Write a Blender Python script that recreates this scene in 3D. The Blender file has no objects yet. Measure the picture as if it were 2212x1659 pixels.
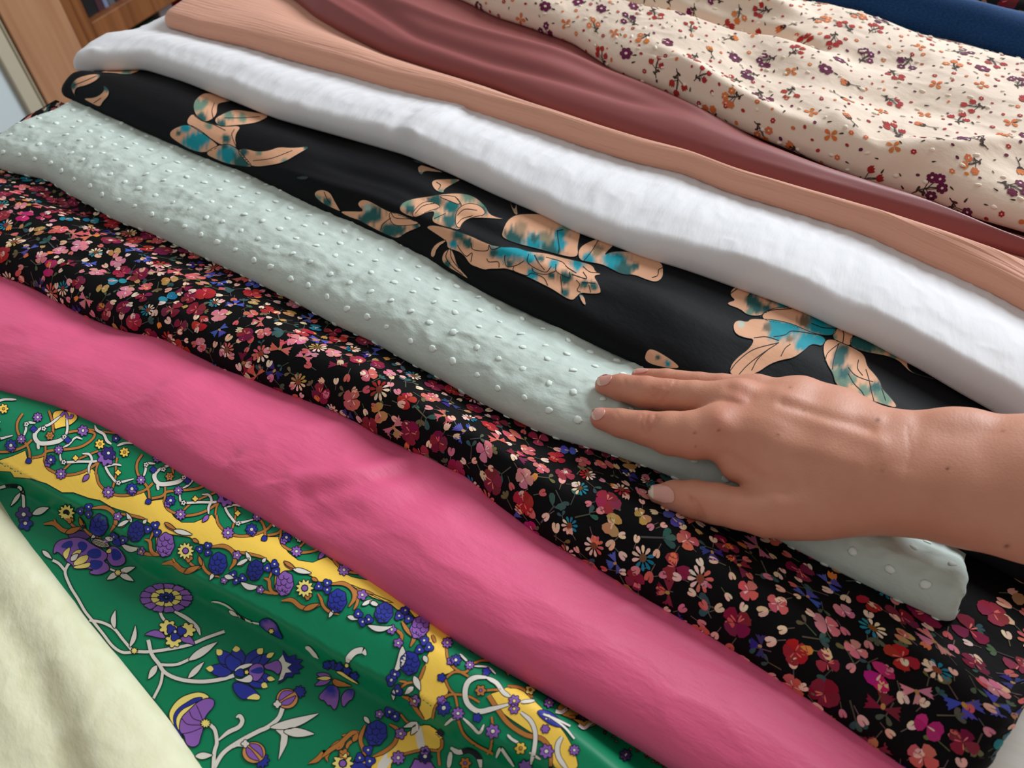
import bpy, math, random
import numpy as np
from mathutils import Vector, Matrix
from mathutils.bvhtree import BVHTree
from mathutils.geometry import delaunay_2d_cdt

# ------------------------------------------------------------------ camera, light
sc = bpy.context.scene
col = sc.collection
W, H, FPX = 2212.0, 1659.0, 1700.0
TZ = 0.75                                   # table top above the floor
PITCH, ROLL, HEAD, CH = math.radians(50), math.radians(3), math.radians(27.8), 0.38
_F = np.array([-math.sin(HEAD), math.cos(HEAD), 0.0]); _Z = np.array([0, 0, 1.0])
_fw = math.cos(PITCH)*_F - math.sin(PITCH)*_Z
_r0 = np.cross(_F, _Z); _u0 = np.cross(_r0, _fw)
_r = _r0*math.cos(ROLL) - _u0*math.sin(ROLL); _u = _u0*math.cos(ROLL) + _r0*math.sin(ROLL)
CAM = np.array([0, 0, TZ + CH]); RM = np.array([_r, -_u, _fw])
cd = bpy.data.cameras.new('camera'); cam = bpy.data.objects.new('camera', cd); col.objects.link(cam)
cam.matrix_world = Matrix(((_r[0], _u[0], -_fw[0], CAM[0]), (_r[1], _u[1], -_fw[1], CAM[1]), (_r[2], _u[2], -_fw[2], CAM[2]), (0, 0, 0, 1)))
cd.sensor_fit = 'HORIZONTAL'; cd.sensor_width = 36.0; cd.lens = 36.0*FPX/W
cd.clip_start = 0.02; cd.clip_end = 50
cd.dof.use_dof = True; cd.dof.focus_distance = 0.47; cd.dof.aperture_fstop = 12.0
sc.camera = cam

wd = bpy.data.worlds.new('room_light'); sc.world = wd; wd.use_nodes = True
bg = wd.node_tree.nodes['Background']; bg.inputs[0].default_value = (1.0, 0.93, 0.86, 1); bg.inputs[1].default_value = 0.35
def area(name, loc, target, sx, sy, power, color):
    ld = bpy.data.lights.new(name, 'AREA'); ld.shape = 'RECTANGLE'; ld.size = sx; ld.size_y = sy; ld.energy = power; ld.color = color
    o = bpy.data.objects.new(name, ld); col.objects.link(o); o.location = loc
    d = Vector(target) - Vector(loc); o.rotation_euler = d.to_track_quat('-Z', 'Y').to_euler()
    return o
area('window_daylight', (0.75, 2.6, 1.95), (-0.1, 0.35, TZ), 1.5, 1.3, 82, (0.87, 0.945, 1.0))
sc.view_settings.view_transform = 'Standard'; sc.view_settings.look = 'None'
sc.view_settings.exposure = 0.12; sc.view_settings.gamma = 1.0; sc.view_settings.use_curve_mapping = False

# ------------------------------------------------------------------ helpers
def lin(c):
    return tuple((v/255/12.92) if v/255 <= .04045 else ((v/255+.055)/1.055)**2.4 for v in c)
def up(px, py, z):                          # photo pixel -> point on the horizontal plane z above the table top
    d = RM.T @ np.array([(px-W/2)/FPX, (py-H/2)/FPX, 1.0]); t = (TZ+z-CAM[2])/d[2]
    return CAM + d*t
def upx(px, py, x):                         # photo pixel -> point on the vertical plane at x
    d = RM.T @ np.array([(px-W/2)/FPX, (py-H/2)/FPX, 1.0]); return CAM + d*((x-CAM[0])/d[0])
def ray(px, py):
    d = RM.T @ np.array([(px-W/2)/FPX, (py-H/2)/FPX, 1.0]); return d/np.linalg.norm(d)
def proj(P):
    q = (np.asarray(P) - CAM) @ RM.T
    return q[..., :2]/q[..., 2:3]*FPX + np.array([W/2, H/2]), q[..., 2]
def tag(o, label=None, cat=None, kind=None, group=None):
    for k, v in (('label', label), ('category', cat), ('kind', kind), ('group', group)):
        if v: o[k] = v
    return o
def link(name, me, mat=None, parent=None):
    o = bpy.data.objects.new(name, me); col.objects.link(o)
    if mat and me is not None and not me.materials: me.materials.append(mat)
    if parent: o.parent = parent
    return o
def mesh_np(name, V, F, smooth=True):
    me = bpy.data.meshes.new(name)
    V = np.asarray(V, np.float32); F = np.asarray(F, np.int32); k = F.shape[1]
    me.vertices.add(len(V)); me.vertices.foreach_set('co', V.ravel())
    me.loops.add(F.size); me.loops.foreach_set('vertex_index', F.ravel())
    me.polygons.add(len(F)); me.polygons.foreach_set('loop_start', np.arange(0, F.size, k, dtype=np.int32))
    me.polygons.foreach_set('loop_total', np.full(len(F), k, np.int32))
    me.update(calc_edges=True); me.validate()
    if smooth: me.polygons.foreach_set('use_smooth', np.ones(len(me.polygons), bool))
    return me
def box_mesh(name, x0, x1, y0, y1, z0, z1, bev=0.0):
    import bmesh
    bm = bmesh.new(); bmesh.ops.create_cube(bm, size=1.0)
    for v in bm.verts:
        v.co = Vector(((x0+x1)/2+v.co.x*(x1-x0), (y0+y1)/2+v.co.y*(y1-y0), (z0+z1)/2+v.co.z*(z1-z0)))
    if bev: bmesh.ops.bevel(bm, geom=bm.edges[:], offset=bev, segments=2, profile=.5, affect='EDGES')
    me = bpy.data.meshes.new(name); bm.to_mesh(me); bm.free(); return me

def vnoise(x, y, seed=0):                   # smooth lattice noise, -1..1
    x = np.asarray(x, float); y = np.asarray(y, float)
    xi = np.floor(x).astype(np.int64); yi = np.floor(y).astype(np.int64); fx = x-xi; fy = y-yi
    def h(a, b):
        n = (a*374761393 + b*668265263 + seed*974634777) & 0xffffffff
        n = ((n ^ (n >> 13))*1274126177) & 0xffffffff
        n = n ^ (n >> 16)
        ang = (n & 0xffff)/65536.0*2*np.pi
        return np.cos(ang), np.sin(ang)
    u = fx*fx*fx*(fx*(fx*6-15)+10); v = fy*fy*fy*(fy*(fy*6-15)+10)
    def g(a, b, dx, dy):
        c, s = h(a, b); return c*dx + s*dy
    n00 = g(xi, yi, fx, fy); n10 = g(xi+1, yi, fx-1, fy); n01 = g(xi, yi+1, fx, fy-1); n11 = g(xi+1, yi+1, fx-1, fy-1)
    return 1.5*((n00*(1-u)+n10*u)*(1-v) + (n01*(1-u)+n11*u)*v)
def sstep(a, b, x):
    t = np.clip((x-a)/(b-a), 0, 1); return t*t*(3-2*t)

# ------------------------------------------------------------------ materials
def nmat(name):
    m = bpy.data.materials.new(name); m.use_nodes = True
    nt = m.node_tree; return m, nt, nt.nodes['Principled BSDF']
def setin(b, **kw):
    for k, v in kw.items():
        k = k.replace('_', ' ')
        if k in b.inputs: b.inputs[k].default_value = v
def fabric_mat(name, rgb, rough=.85, sheen=.25, weave=1500, weave_d=.00004, wr=(30, 18), wr_d=.0006, aniso=0.0, rgb2=None, crep=None, spec=.25, sheen_tint=None, fuzz=None, attr=False):
    m, nt, b = nmat(name); N = nt.nodes; Lk = nt.links.new
    c = lin(rgb)
    setin(b, Base_Color=(*c, 1), Roughness=rough, Sheen_Weight=sheen, Sheen_Roughness=.4, Specular_IOR_Level=spec)
    if sheen_tint: b.inputs['Sheen Tint'].default_value = (*lin(sheen_tint), 1)
    uv = N.new('ShaderNodeUVMap'); uv.uv_map = 'UVMap'
    def noise(sx, sy, detail=3, rgh=.5):
        mp = N.new('ShaderNodeMapping'); mp.inputs['Scale'].default_value = (sx, sy, 1); Lk(uv.outputs[0], mp.inputs[0])
        n = N.new('ShaderNodeTexNoise'); n.inputs['Scale'].default_value = 1; n.inputs['Detail'].default_value = detail; n.inputs['Roughness'].default_value = rgh
        Lk(mp.outputs[0], n.inputs['Vector']); return n.outputs['Fac']
    last = None
    def bump(h, dist, strength=1.0):
        nonlocal last
        bp = N.new('ShaderNodeBump'); bp.inputs['Distance'].default_value = dist; bp.inputs['Strength'].default_value = strength
        Lk(h, bp.inputs['Height'])
        if last: Lk(last, bp.inputs['Normal'])
        last = bp.outputs[0]
    if wr_d: bump(noise(wr[0], wr[1], 4, .55), wr_d)
    if crep: bump(noise(*crep[:2], 2, .5), crep[2])
    if weave_d:
        bump(noise(weave*.25, weave, 1), weave_d); bump(noise(weave, weave*.25, 1), weave_d)
    if last: Lk(last, b.inputs['Normal'])
    src = None
    if attr:
        a = N.new('ShaderNodeAttribute'); a.attribute_name = 'Col'; src = a.outputs['Color']
    if rgb2:
        mx = N.new('ShaderNodeMix'); mx.data_type = 'RGBA'; mx.inputs[7].default_value = (*lin(rgb2), 1)
        if src: Lk(src, mx.inputs[6])
        else: mx.inputs[6].default_value = (*c, 1)
        mr = N.new('ShaderNodeMapRange'); mr.inputs[1].default_value = .35; mr.inputs[2].default_value = .7
        Lk(noise(wr[0]*1.7+400*(fuzz or 0), wr[1]*1.7+900*(fuzz or 0), 3), mr.inputs[0]); Lk(mr.outputs[0], mx.inputs[0]); src = mx.outputs[2]
    if src: Lk(src, b.inputs['Base Color'])
    return m
def plain_mat(name, rgb, rough=.6, spec=.3, noise=None):
    m, nt, b = nmat(name); setin(b, Base_Color=(*lin(rgb), 1), Roughness=rough, Specular_IOR_Level=spec)
    if noise:
        N = nt.nodes; tc = N.new('ShaderNodeTexCoord'); mp = N.new('ShaderNodeMapping'); mp.inputs['Scale'].default_value = noise[1]
        nz = N.new('ShaderNodeTexNoise'); nz.inputs['Scale'].default_value = 1; nz.inputs['Detail'].default_value = 5
        rp = N.new('ShaderNodeValToRGB'); rp.color_ramp.elements[0].position = .3; rp.color_ramp.elements[1].position = .7
        rp.color_ramp.elements[0].color = (*lin(noise[0]), 1); rp.color_ramp.elements[1].color = (*lin(rgb), 1)
        L = nt.links.new; L(tc.outputs['Object'], mp.inputs[0]); L(mp.outputs[0], nz.inputs['Vector']); L(nz.outputs['Fac'], rp.inputs[0]); L(rp.outputs[0], b.inputs['Base Color'])
    return m

# ------------------------------------------------------------------ room setting
XC = -1.60                                  # plane of the wall and bookcase fronts behind the table
M_wall = plain_mat('painted wall', (214, 226, 230), .7)
M_trim = plain_mat('beige trim', (196, 186, 164), .6)
M_wood = plain_mat('honey wood', (190, 142, 108), .45, noise=((172, 122, 88), (60, 60, 3)))
M_woodd = plain_mat('dark honey wood', (150, 96, 56), .45, noise=((116, 68, 36), (60, 60, 3)))
M_floor = plain_mat('floor boards', (96, 66, 44), .5, noise=((70, 46, 30), (4, 40, 4)))
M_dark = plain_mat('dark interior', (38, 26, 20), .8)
M_table = plain_mat('white table top', (232, 228, 220), .45, noise=((222, 218, 208), (6, 300, 6)))
tag(link('floor', box_mesh('floor', -2.3, 2.2, -1.6, 2.9, -0.02, 0.0), M_floor), kind='structure')
def yv(px, py, x=XC): return upx(px, py, x)[1]
def zv(px, py, x=XC): return upx(px, py, x)[2]
Y_wall, Y_tr1, Y_tr2, Y_pan, Y_st, Y_sh = yv(20, 160), yv(30, 138), yv(45, 155), yv(50, 122), yv(160, 58), yv(204, 48)
tag(link('wall_left', box_mesh('wall_left', XC-.12, XC-.012, -1.6, Y_wall, 0, 2.5), M_wall), kind='structure')
tag(link('wall_back', box_mesh('wall_back', XC-.5, XC-.42, Y_wall-.02, 2.9, 0, 2.5), M_wall), kind='structure')
tr = tag(link('trim_1', box_mesh('trim_1', XC-.06, XC, Y_wall, Y_tr1+.012, 0, 2.1, .002), M_trim), kind='structure')
tag(link('trim_2', box_mesh('trim_2', XC-.06, XC-.004, Y_tr1+.018, Y_pan-.004, 0, 2.1, .002), M_trim), kind='structure')
bc = bpy.data.objects.new('bookcase', None); col.objects.link(bc); bc.location = (XC-.17, 1.8, 0)
tag(bc, 'honey-coloured wooden bookcase with open shelves behind the far end of the table', 'bookcase')
def bpart(name, x0, x1, y0, y1, z0, z1, m, bev=.002):
    return link(name, box_mesh(name, x0-(XC-.17), x1-(XC-.17), y0-1.8, y1-1.8, z0, z1, bev), m, bc)
z_b = zv(315, 49); z_f = z_b + .055; YE = 2.55
bpart('side_panel', XC-.36, XC, Y_pan, Y_st-.004, 0, 1.9, M_wood)
bpart('stile', XC-.36, XC-.006, Y_st, Y_st+.022, 0, 1.9, M_woodd)
bpart('stile', XC-.36, XC-.012, Y_st+.026, Y_sh, 0, 1.9, M_woodd)
bpart('shelf', XC-.36, XC-.012, Y_sh, YE, z_b, z_f, M_woodd)
bpart('shelf', XC-.36, XC-.012, Y_sh, YE, z_b+.42, z_f+.42, M_woodd)
bpart('plinth', XC-.36, XC-.02, Y_sh, YE, 0, .03, M_woodd)
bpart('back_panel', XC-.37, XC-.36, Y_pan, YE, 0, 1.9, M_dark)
bpart('side_panel', XC-.36, XC, YE, YE+.03, 0, 1.9, M_wood)
# books standing on the shelf
bk = [(.030, .17, (24, 24, 26), 'black'), (.018, .155, (70, 40, 50), 'plum'), (.012, .15, (120, 130, 160), 'grey-blue'), (.018, .16, (90, 92, 100), 'slate grey'),
      (.014, .15, (40, 40, 60), 'midnight blue'), (.026, .165, (190, 100, 118), 'rose pink'), (.016, .16, (216, 160, 168), 'pale pink'), (.02, .17, (30, 80, 50), 'dark green'), (.024, .16, (150, 60, 60), 'brick red')]
yb = Y_sh + .016
for i, (w_, h_, c_, nm) in enumerate(bk):
    e = bpy.data.objects.new('book', None); col.objects.link(e); e.location = (XC-.10, yb+w_/2, z_f)
    tag(e, nm + ' book standing upright on the bookcase shelf', 'book', group='books on the shelf')
    mc = plain_mat(nm + ' cover', c_, .5)
    link('cover', box_mesh('cover', -.115, .065, -w_/2, -w_/2+.002, 0, h_), mc, e); link('cover', box_mesh('cover', -.115, .065, w_/2-.002, w_/2, 0, h_), mc, e)
    link('spine', box_mesh('spine', .063, .066, -w_/2, w_/2, 0, h_, .0008), mc, e)
    link('pages', box_mesh('pages', -.112, .063, -w_/2+.002, w_/2-.002, .003, h_-.003), plain_mat('paper', (226, 214, 190), .8) if i == 0 else bpy.data.materials['paper'], e)
    yb += w_ + .0015
# packets in the dark compartment under the shelf
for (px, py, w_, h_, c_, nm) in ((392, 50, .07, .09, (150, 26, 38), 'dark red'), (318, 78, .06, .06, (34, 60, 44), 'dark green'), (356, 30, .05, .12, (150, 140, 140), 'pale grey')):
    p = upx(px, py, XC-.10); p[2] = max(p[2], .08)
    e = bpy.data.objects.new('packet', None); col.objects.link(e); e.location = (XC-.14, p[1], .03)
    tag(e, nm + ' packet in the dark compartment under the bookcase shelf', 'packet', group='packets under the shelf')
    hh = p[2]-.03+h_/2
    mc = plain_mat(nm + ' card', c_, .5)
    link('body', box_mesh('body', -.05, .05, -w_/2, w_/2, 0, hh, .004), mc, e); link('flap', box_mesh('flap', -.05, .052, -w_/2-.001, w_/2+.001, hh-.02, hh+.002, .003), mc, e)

# table
tb = bpy.data.objects.new('table', None); col.objects.link(tb); tb.location = (-.2, .4, 0)
tag(tb, 'white table under the row of folded fabrics', 'table')
link('table_top', box_mesh('table_top', -.43, .62, -.75, .85, TZ-.03, TZ, .003), M_table, tb)
for lx in (-.38, .57):
    for ly in (-.70, .80):
        link('leg', box_mesh('leg', lx-.025, lx+.025, ly-.025, ly+.025, 0, TZ-.03, .003), M_table, tb)

# ------------------------------------------------------------------ fabrics
# edges between neighbouring fabrics, traced on the photograph from the far (left) end to the near (right) end
B = {
 'yg': [(20,1104),(100,1204),(200,1351),(284,1455),(365,1555),(431,1652)],
 'gp': [(0,846),(134,883),(247,933),(334,986),(435,1047),(542,1103),(740,1219),(857,1291),(974,1368),(1074,1428),(1175,1485),(1262,1535),(1375,1602),(1466,1659)],
 'pd': [(0,592),(43,605),(90,625),(144,655),(200,684),(284,714),(368,732),(435,766),(502,799),(569,823),(635,849),(736,884),(807,926),(884,963),(957,1000),(1018,1022),(1040,1050),(1074,1080),(1111,1106),(1158,1141),(1208,1171),(1308,1228),(1409,1291),(1480,1332),(1539,1368),(1639,1432),(1740,1499),(1840,1569),(1924,1626),(1974,1659)],
 'dm': [(0,360),(33,371),(107,385),(150,415),(200,441),(251,472),(334,502),(435,549),(535,595),(635,645),(736,702),(807,732),(874,772),(941,806),(1008,846),(1074,881),(1141,915),(1208,943),(1292,966),(1375,993),(1469,1030),(1570,1090),(1673,1154),(1760,1201),(1840,1241),(1924,1281),(2007,1318),(2054,1343)],
 'mt': [(171,219),(234,247),(301,277),(368,306),(451,341),(535,371),(602,405),(669,438),(736,468),(840,511),(927,555),(974,585),(1041,625),(1108,658),(1175,689),(1241,719),(1308,752),(1392,789),(1560,890),(1750,1010),(1913,1105),(2050,1172),(2130,1210)],
 'tw': [(130,150),(200,150),(311,146),(401,174),(502,214),(602,254),(736,291),(807,311),(877,331),(974,371),(1074,418),(1175,461),(1241,495),(1342,532),(1392,552),(1472,575),(1539,598),(1606,622),(1673,645),(1740,670),(1806,702),(1873,729),(1940,766),(2007,802),(2074,843),(2141,879),(2184,906)],
 'wp': [(401,66),(428,75),(535,99),(635,129),(740,157),(840,187),(957,217),(1074,254),(1175,284),(1275,318),(1375,348),(1480,372),(1572,411),(1673,441),(1773,472),(1873,505),(1974,554),(2074,598),(2141,629),(2212,669)],
 'pb': [(642,0),(686,37),(740,67),(840,117),(941,150),(1074,191),(1175,234),(1275,268),(1375,301),(1476,331),(1606,378),(1740,421),(1873,458),(1974,488),(2057,512),(2141,532),(2212,552)],
 'bc': [(1008,0),(1074,33),(1141,54),(1241,90),(1325,147),(1409,181),(1476,211),(1539,244),(1606,278),(1706,318),(1806,361),(1907,398),(2007,425),(2107,465),(2212,495)],
 'cn': [(1690,0),(1773,13),(1873,37),(1974,64),(2074,90),(2141,114),(2212,134)],
 'nf': [(1950,0),(2045,20),(2139,36),(2212,48)],
}
XS = np.linspace(-.85, .45, 1301)
def ycurve(pts, z, sm=6):                   # photo edge -> y as a function of x on the plane z above the table
    P = np.array([up(a, b, z) for a, b in pts]); o = np.argsort(P[:, 0]); x, y = P[o, 0], P[o, 1]
    k = max(2, min(len(x)//3, 4))
    s0 = (y[k-1]-y[0])/(x[k-1]-x[0]); s1 = (y[-1]-y[-k])/(x[-1]-x[-k])
    Y = np.interp(XS, x, y); Y = np.where(XS < x[0], y[0]+s0*(XS-x[0]), Y); Y = np.where(XS > x[-1], y[-1]+s1*(XS-x[-1]), Y)
    if sm:
        kx = np.arange(-3*sm, 3*sm+1); g = np.exp(-.5*(kx/sm)**2); g /= g.sum()
        Y = np.convolve(np.pad(Y, 3*sm, mode='reflect', reflect_type='odd'), g, 'valid')
    return Y
def yx(curve, x): return np.interp(x, XS, curve)

class Fabric:
    """A folded length of cloth lying along x: near fold at yL, top surface running back to yU and tucked under the next one."""
    def __init__(s, name, L, U, x0, x1, mat, zb=.011, r=.0085, zlo=.011, tuck=.03, ret=.02, nx=420, dv=.0019, disp=None, top=None, rr=(.012, .010), far_round=False, Lc=None, Uc=None, parent=None, crest=.004, corner=.012, endj=.0015, slant=0.0, lip=None):
        yL = Lc if Lc is not None else ycurve(B[L], zb+.23*r) - .36*r
        yU = Uc if Uc is not None else ycurve(B[U], zlo+.002)
        s.name, s.x0, s.x1 = name, x0, x1
        xs = np.linspace(0, 1, nx)
        # finer spacing at the two ends
        xs = x0 + (x1-x0)*(xs + .012*np.sin(2*np.pi*xs)*-1)
        wmax = float(np.max(yx(yU, xs)-yx(yL, xs))) + tuck
        nt = max(20, int(wmax/dv))
        na, nb = 6, 7
        rs = min(.0045, .5*r); bb = 2*r-rs; aa = lip or min(.030, 3.2*r)
        ta = np.linspace(1, 0, na, endpoint=False); th = np.linspace(0, math.pi/2, nb)
        tt = np.linspace(0, 1, nt+1)[1:]; tt = tt*(.55+.45*tt) if r > .003 else tt
        nv = na+nb+len(tt); s.nx, s.nv, s.jL = nx, nv, na+nb-1
        d0 = xs-x0; d1 = x1-xs
        def er(d, R): return np.sqrt(np.clip(1-np.clip(1-d/R, 0, 1)**2, 0, 1))
        e = er(d0, rr[0])*er(d1, rr[1])
        cr = corner*((1-er(d0, corner)) + (1-er(d1, corner)))
        yl = yx(yL, xs) + cr; yu = yx(yU, xs)
        if far_round: yu = yu - cr
        P = np.zeros((nx, nv, 3)); T = np.zeros((nx, nv)); s.T = T
        for k, a in enumerate(ta): P[:, k, 1] = yl+rs+a*ret; P[:, k, 2] = zb
        for k, a in enumerate(th):
            P[:, na+k, 1] = yl+rs-rs*math.sin(a); P[:, na+k, 2] = zb+rs-rs*math.cos(a)
        j0 = na+nb
        Wt = (yu+(0 if far_round else tuck)-yl)[:, None]*tt[None, :]
        Y = yl[:, None]+Wt
        t = Wt/np.maximum((yu-yl)[:, None], 1e-4)           # 0 near fold, 1 where the next fabric begins
        base = zb+rs+bb*(1-np.clip(1-Wt/aa, 0, 1)**2.4)**.5
        if top is None:
            zz = base + crest*np.sin(np.clip(t, 0, 1)*math.pi*.8)*(1-t*.5) - (zb+2*r-zlo)*sstep(.30, 1.02, t) - .004*np.clip((Y-yu[:, None])/max(tuck, 1e-3), 0, 1)
        else: zz = top(xs[:, None]+0*Y, Y, t, base, yl[:, None], yu[:, None])
        P[:, j0:, 1] = Y; P[:, j0:, 2] = zz; T[:, j0:] = t
        jit = endj*(vnoise(P[0, :, 1]*60, 0*P[0, :, 1]+3.3, 7))
        P[:, :, 0] = xs[:, None] + (jit[None, :])*(np.clip(1-d0/.05, 0, 1)[:, None]) + (jit[None, ::-1])*(np.clip(1-d1/.05, 0, 1)[:, None])
        if slant: P[:, :, 0] += slant*(P[:, :, 1]-yl[-1])*(np.clip(1-d1/.16, 0, 1)[:, None])**1.5
        if disp is not None:
            D = disp(P[:, :, 0], P[:, :, 1], T, yl[:, None], yu[:, None])
            wgt = np.ones(nv); wgt[:na] = 0; wgt[na:na+nb] = 0; wgt[na+nb:] = sstep(0, .012, np.median(Wt, 0))
            if isinstance(D, tuple):
                P[:, :, 2] += D[0]*wgt; P[:, :, 1] += D[1]*wgt
            else: P[:, :, 2] += D*wgt
        P[:, :, 2] = zb*0+ (zb+.0012) + (P[:, :, 2]-zb-.0012)*np.where(P[:, :, 2] > zb+.0012, e[:, None], 1.0)
        if top is not None or True: P[:, :, 2] = np.maximum(P[:, :, 2], .0008)
        P[:, :, 2] += TZ
        s.finish(P, mat, parent)
    def finish(s, P, mat, parent=None):
        s.P = P; nx, nv = s.nx, s.nv
        seg = np.linalg.norm(np.diff(P, axis=1), axis=2); V = np.concatenate([np.zeros((nx, 1)), np.cumsum(seg, 1)], 1)
        s.V = V - V[:, s.jL:s.jL+1]; s.xs = P[:, s.jL, 0].copy()
        idx = np.arange(nx*nv).reshape(nx, nv)
        F = np.stack([idx[:-1, :-1], idx[1:, :-1], idx[1:, 1:], idx[:-1, 1:]], -1).reshape(-1, 4)
        du = np.gradient(P, axis=0); dw = np.gradient(P, axis=1); Nn = np.cross(du, dw); Nn /= np.maximum(np.linalg.norm(Nn, axis=2, keepdims=True), 1e-12)
        if Nn[nx//2, -nv//4, 2] < 0: Nn = -Nn; F = F[:, ::-1]
        s.N = Nn
        s.org = np.array([s.xs.mean(), P[nx//2, :, 1].mean(), TZ])
        me = mesh_np(s.name, P.reshape(-1, 3)-s.org, F)
        uvl = me.uv_layers.new(name='UVMap')
        li = np.zeros(len(me.loops), np.int32); me.loops.foreach_get('vertex_index', li)
        UV = np.stack([P[:, :, 0], s.V], -1).reshape(-1, 2)
        uvl.data.foreach_set('uv', UV[li].astype(np.float32).ravel())
        s.ob = link(s.name, me, mat, parent); s.ob.location = s.org
        s.bvh = None
    def surf(s, st):                        # cloth coordinates (metres along, metres across) -> point, normal
        st = np.atleast_2d(st); x = np.clip(st[:, 0], s.xs[0], s.xs[-1]); fi = np.interp(x, s.xs, np.arange(s.nx)); i = np.minimum(fi.astype(int), s.nx-2); f = (fi-i)
        Vr = s.V[i]*(1-f)[:, None]+s.V[i+1]*f[:, None]
        j = np.clip((Vr <= st[:, 1:2]).sum(1)-1, 0, s.nv-2); k = np.arange(len(st))
        g = np.clip((st[:, 1]-Vr[k, j])/np.maximum(Vr[k, j+1]-Vr[k, j], 1e-9), 0, 1)[:, None]; f = f[:, None]
        def bil(A): return (A[i, j]*(1-f)+A[i+1, j]*f)*(1-g) + (A[i, j+1]*(1-f)+A[i+1, j+1]*f)*g
        n = bil(s.N); return bil(s.P), n/np.linalg.norm(n, axis=1, keepdims=True)
    def pick(s, px, py):                    # photo pixel -> cloth coordinates
        if s.bvh is None:
            me = s.ob.data; s.bvh = BVHTree.FromPolygons([tuple(v) for v in s.P.reshape(-1, 3)], [tuple(p.vertices) for p in me.polygons])
            s.pp = proj(s.P[:, s.jL:])[0]
        h = s.bvh.ray_cast(Vector(CAM), Vector(ray(px, py)))
        if h[0] is None:
            d = ((s.pp-np.array([px, py]))**2).sum(2); i, j = np.unravel_index(np.argmin(d), d.shape); j += s.jL
            return np.array([s.P[i, j, 0], s.V[i, j]])
        p = np.array(h[0]); i, j = divmod(h[2], s.nv-1)
        e1 = s.P[i+1, j]-s.P[i, j]; e2 = s.P[i, j+1]-s.P[i, j]
        ab = np.linalg.lstsq(np.stack([e1, e2], 1), p-s.P[i, j], rcond=None)[0]
        return np.array([s.P[i, j, 0]+ab[0]*e1[0]+ab[1]*e2[0], s.V[i, j]+ab[0]*(s.V[i+1, j]-s.V[i, j])+ab[1]*(s.V[i, j+1]-s.V[i, j])])

def ridge(pts, z, A, w, w2=None, env=None):  # fold crest (or valley) along a photo polyline; w towards the camera side, w2 away from it
    c = ycurve(pts, z, 8); xa = sorted([up(*pts[0], z)[0], up(*pts[-1], z)[0]])
    def f(x, y):
        d = y-yx(c, x); ww = np.where(d < 0, w, w2 or w); fade = sstep(xa[0]-.04, xa[0]+.03, x)*(1-sstep(xa[1]-.03, xa[1]+.04, x)) if env is None else env(x)
        return A*np.exp(-(d/ww)**2)*fade
    return f
def stepup(pts, z, A, w, fade=None):        # the cloth doubles back on itself: higher beyond the line
    c = ycurve(pts, z, 8)
    def f(x, y): return A*sstep(-w, w, y-yx(c, x))
    return f

M = {}
M['yellow'] = fabric_mat('pale yellow crinkled cotton', (222, 218, 182), .7, .15, wr=(45, 60), wr_d=.0014, rgb2=(230, 227, 196), weave=900, weave_d=.00004)
M['green'] = fabric_mat('green printed silk', (0, 128, 86), .45, .0, wr=(12, 30), wr_d=.0006, weave=1800, weave_d=.00002, spec=.25)
M['pink'] = fabric_mat('bright pink crepe satin', (226, 92, 134), .55, .3, wr=(24, 60), wr_d=.0012, weave=1400, weave_d=.00006, spec=.35, sheen_tint=(255, 190, 215), crep=(90, 420, .00018))
M['ditsy'] = fabric_mat('black viscose', (8, 6, 8), .75, .0, wr=(30, 50), wr_d=.0008, weave=1600, weave_d=.00003, spec=.12)
M['mint'] = fabric_mat('pale mint cotton lawn', (192, 204, 196), .75, .15, wr=(55, 80), wr_d=.0014, rgb2=(198, 210, 202), weave=1300, weave_d=.00004)
M['teal'] = fabric_mat('black jacquard viscose', (8, 8, 12), .7, .0, wr=(30, 50), wr_d=.0008, weave=1400, weave_d=.00004, crep=(160, 160, .00012), spec=.14)
M['white'] = fabric_mat('white cotton', (228, 227, 230), .8, .15, wr=(60, 14), wr_d=.0016, weave=1500, weave_d=.00003)
M['peach'] = fabric_mat('peach crinkle gauze', (218, 160, 136), .8, .2, wr=(10, 60), wr_d=.0008, weave=1200, weave_d=.00004, crep=(14, 300, .0016))
M['rose'] = fabric_mat('dusky rose brown viscose', (140, 72, 72), .45, .25, wr=(8, 30), wr_d=.0006, weave=1800, weave_d=.00002, spec=.35, sheen_tint=(230, 160, 150))
M['cream'] = fabric_mat('cream cotton', (238, 216, 196), .8, .12, wr=(50, 70), wr_d=.0009, weave=1400, weave_d=.00004)
M['navy'] = fabric_mat('navy wool', (22, 66, 116), .9, .35, wr=(10, 20), wr_d=.0004, weave=900, weave_d=.00012, rgb2=(14, 44, 84), fuzz=1.0, sheen_tint=(120, 170, 230))
M['dark'] = fabric_mat('dark printed cotton', (16, 14, 20), .75, .15, wr=(30, 50), wr_d=.0008)

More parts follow.
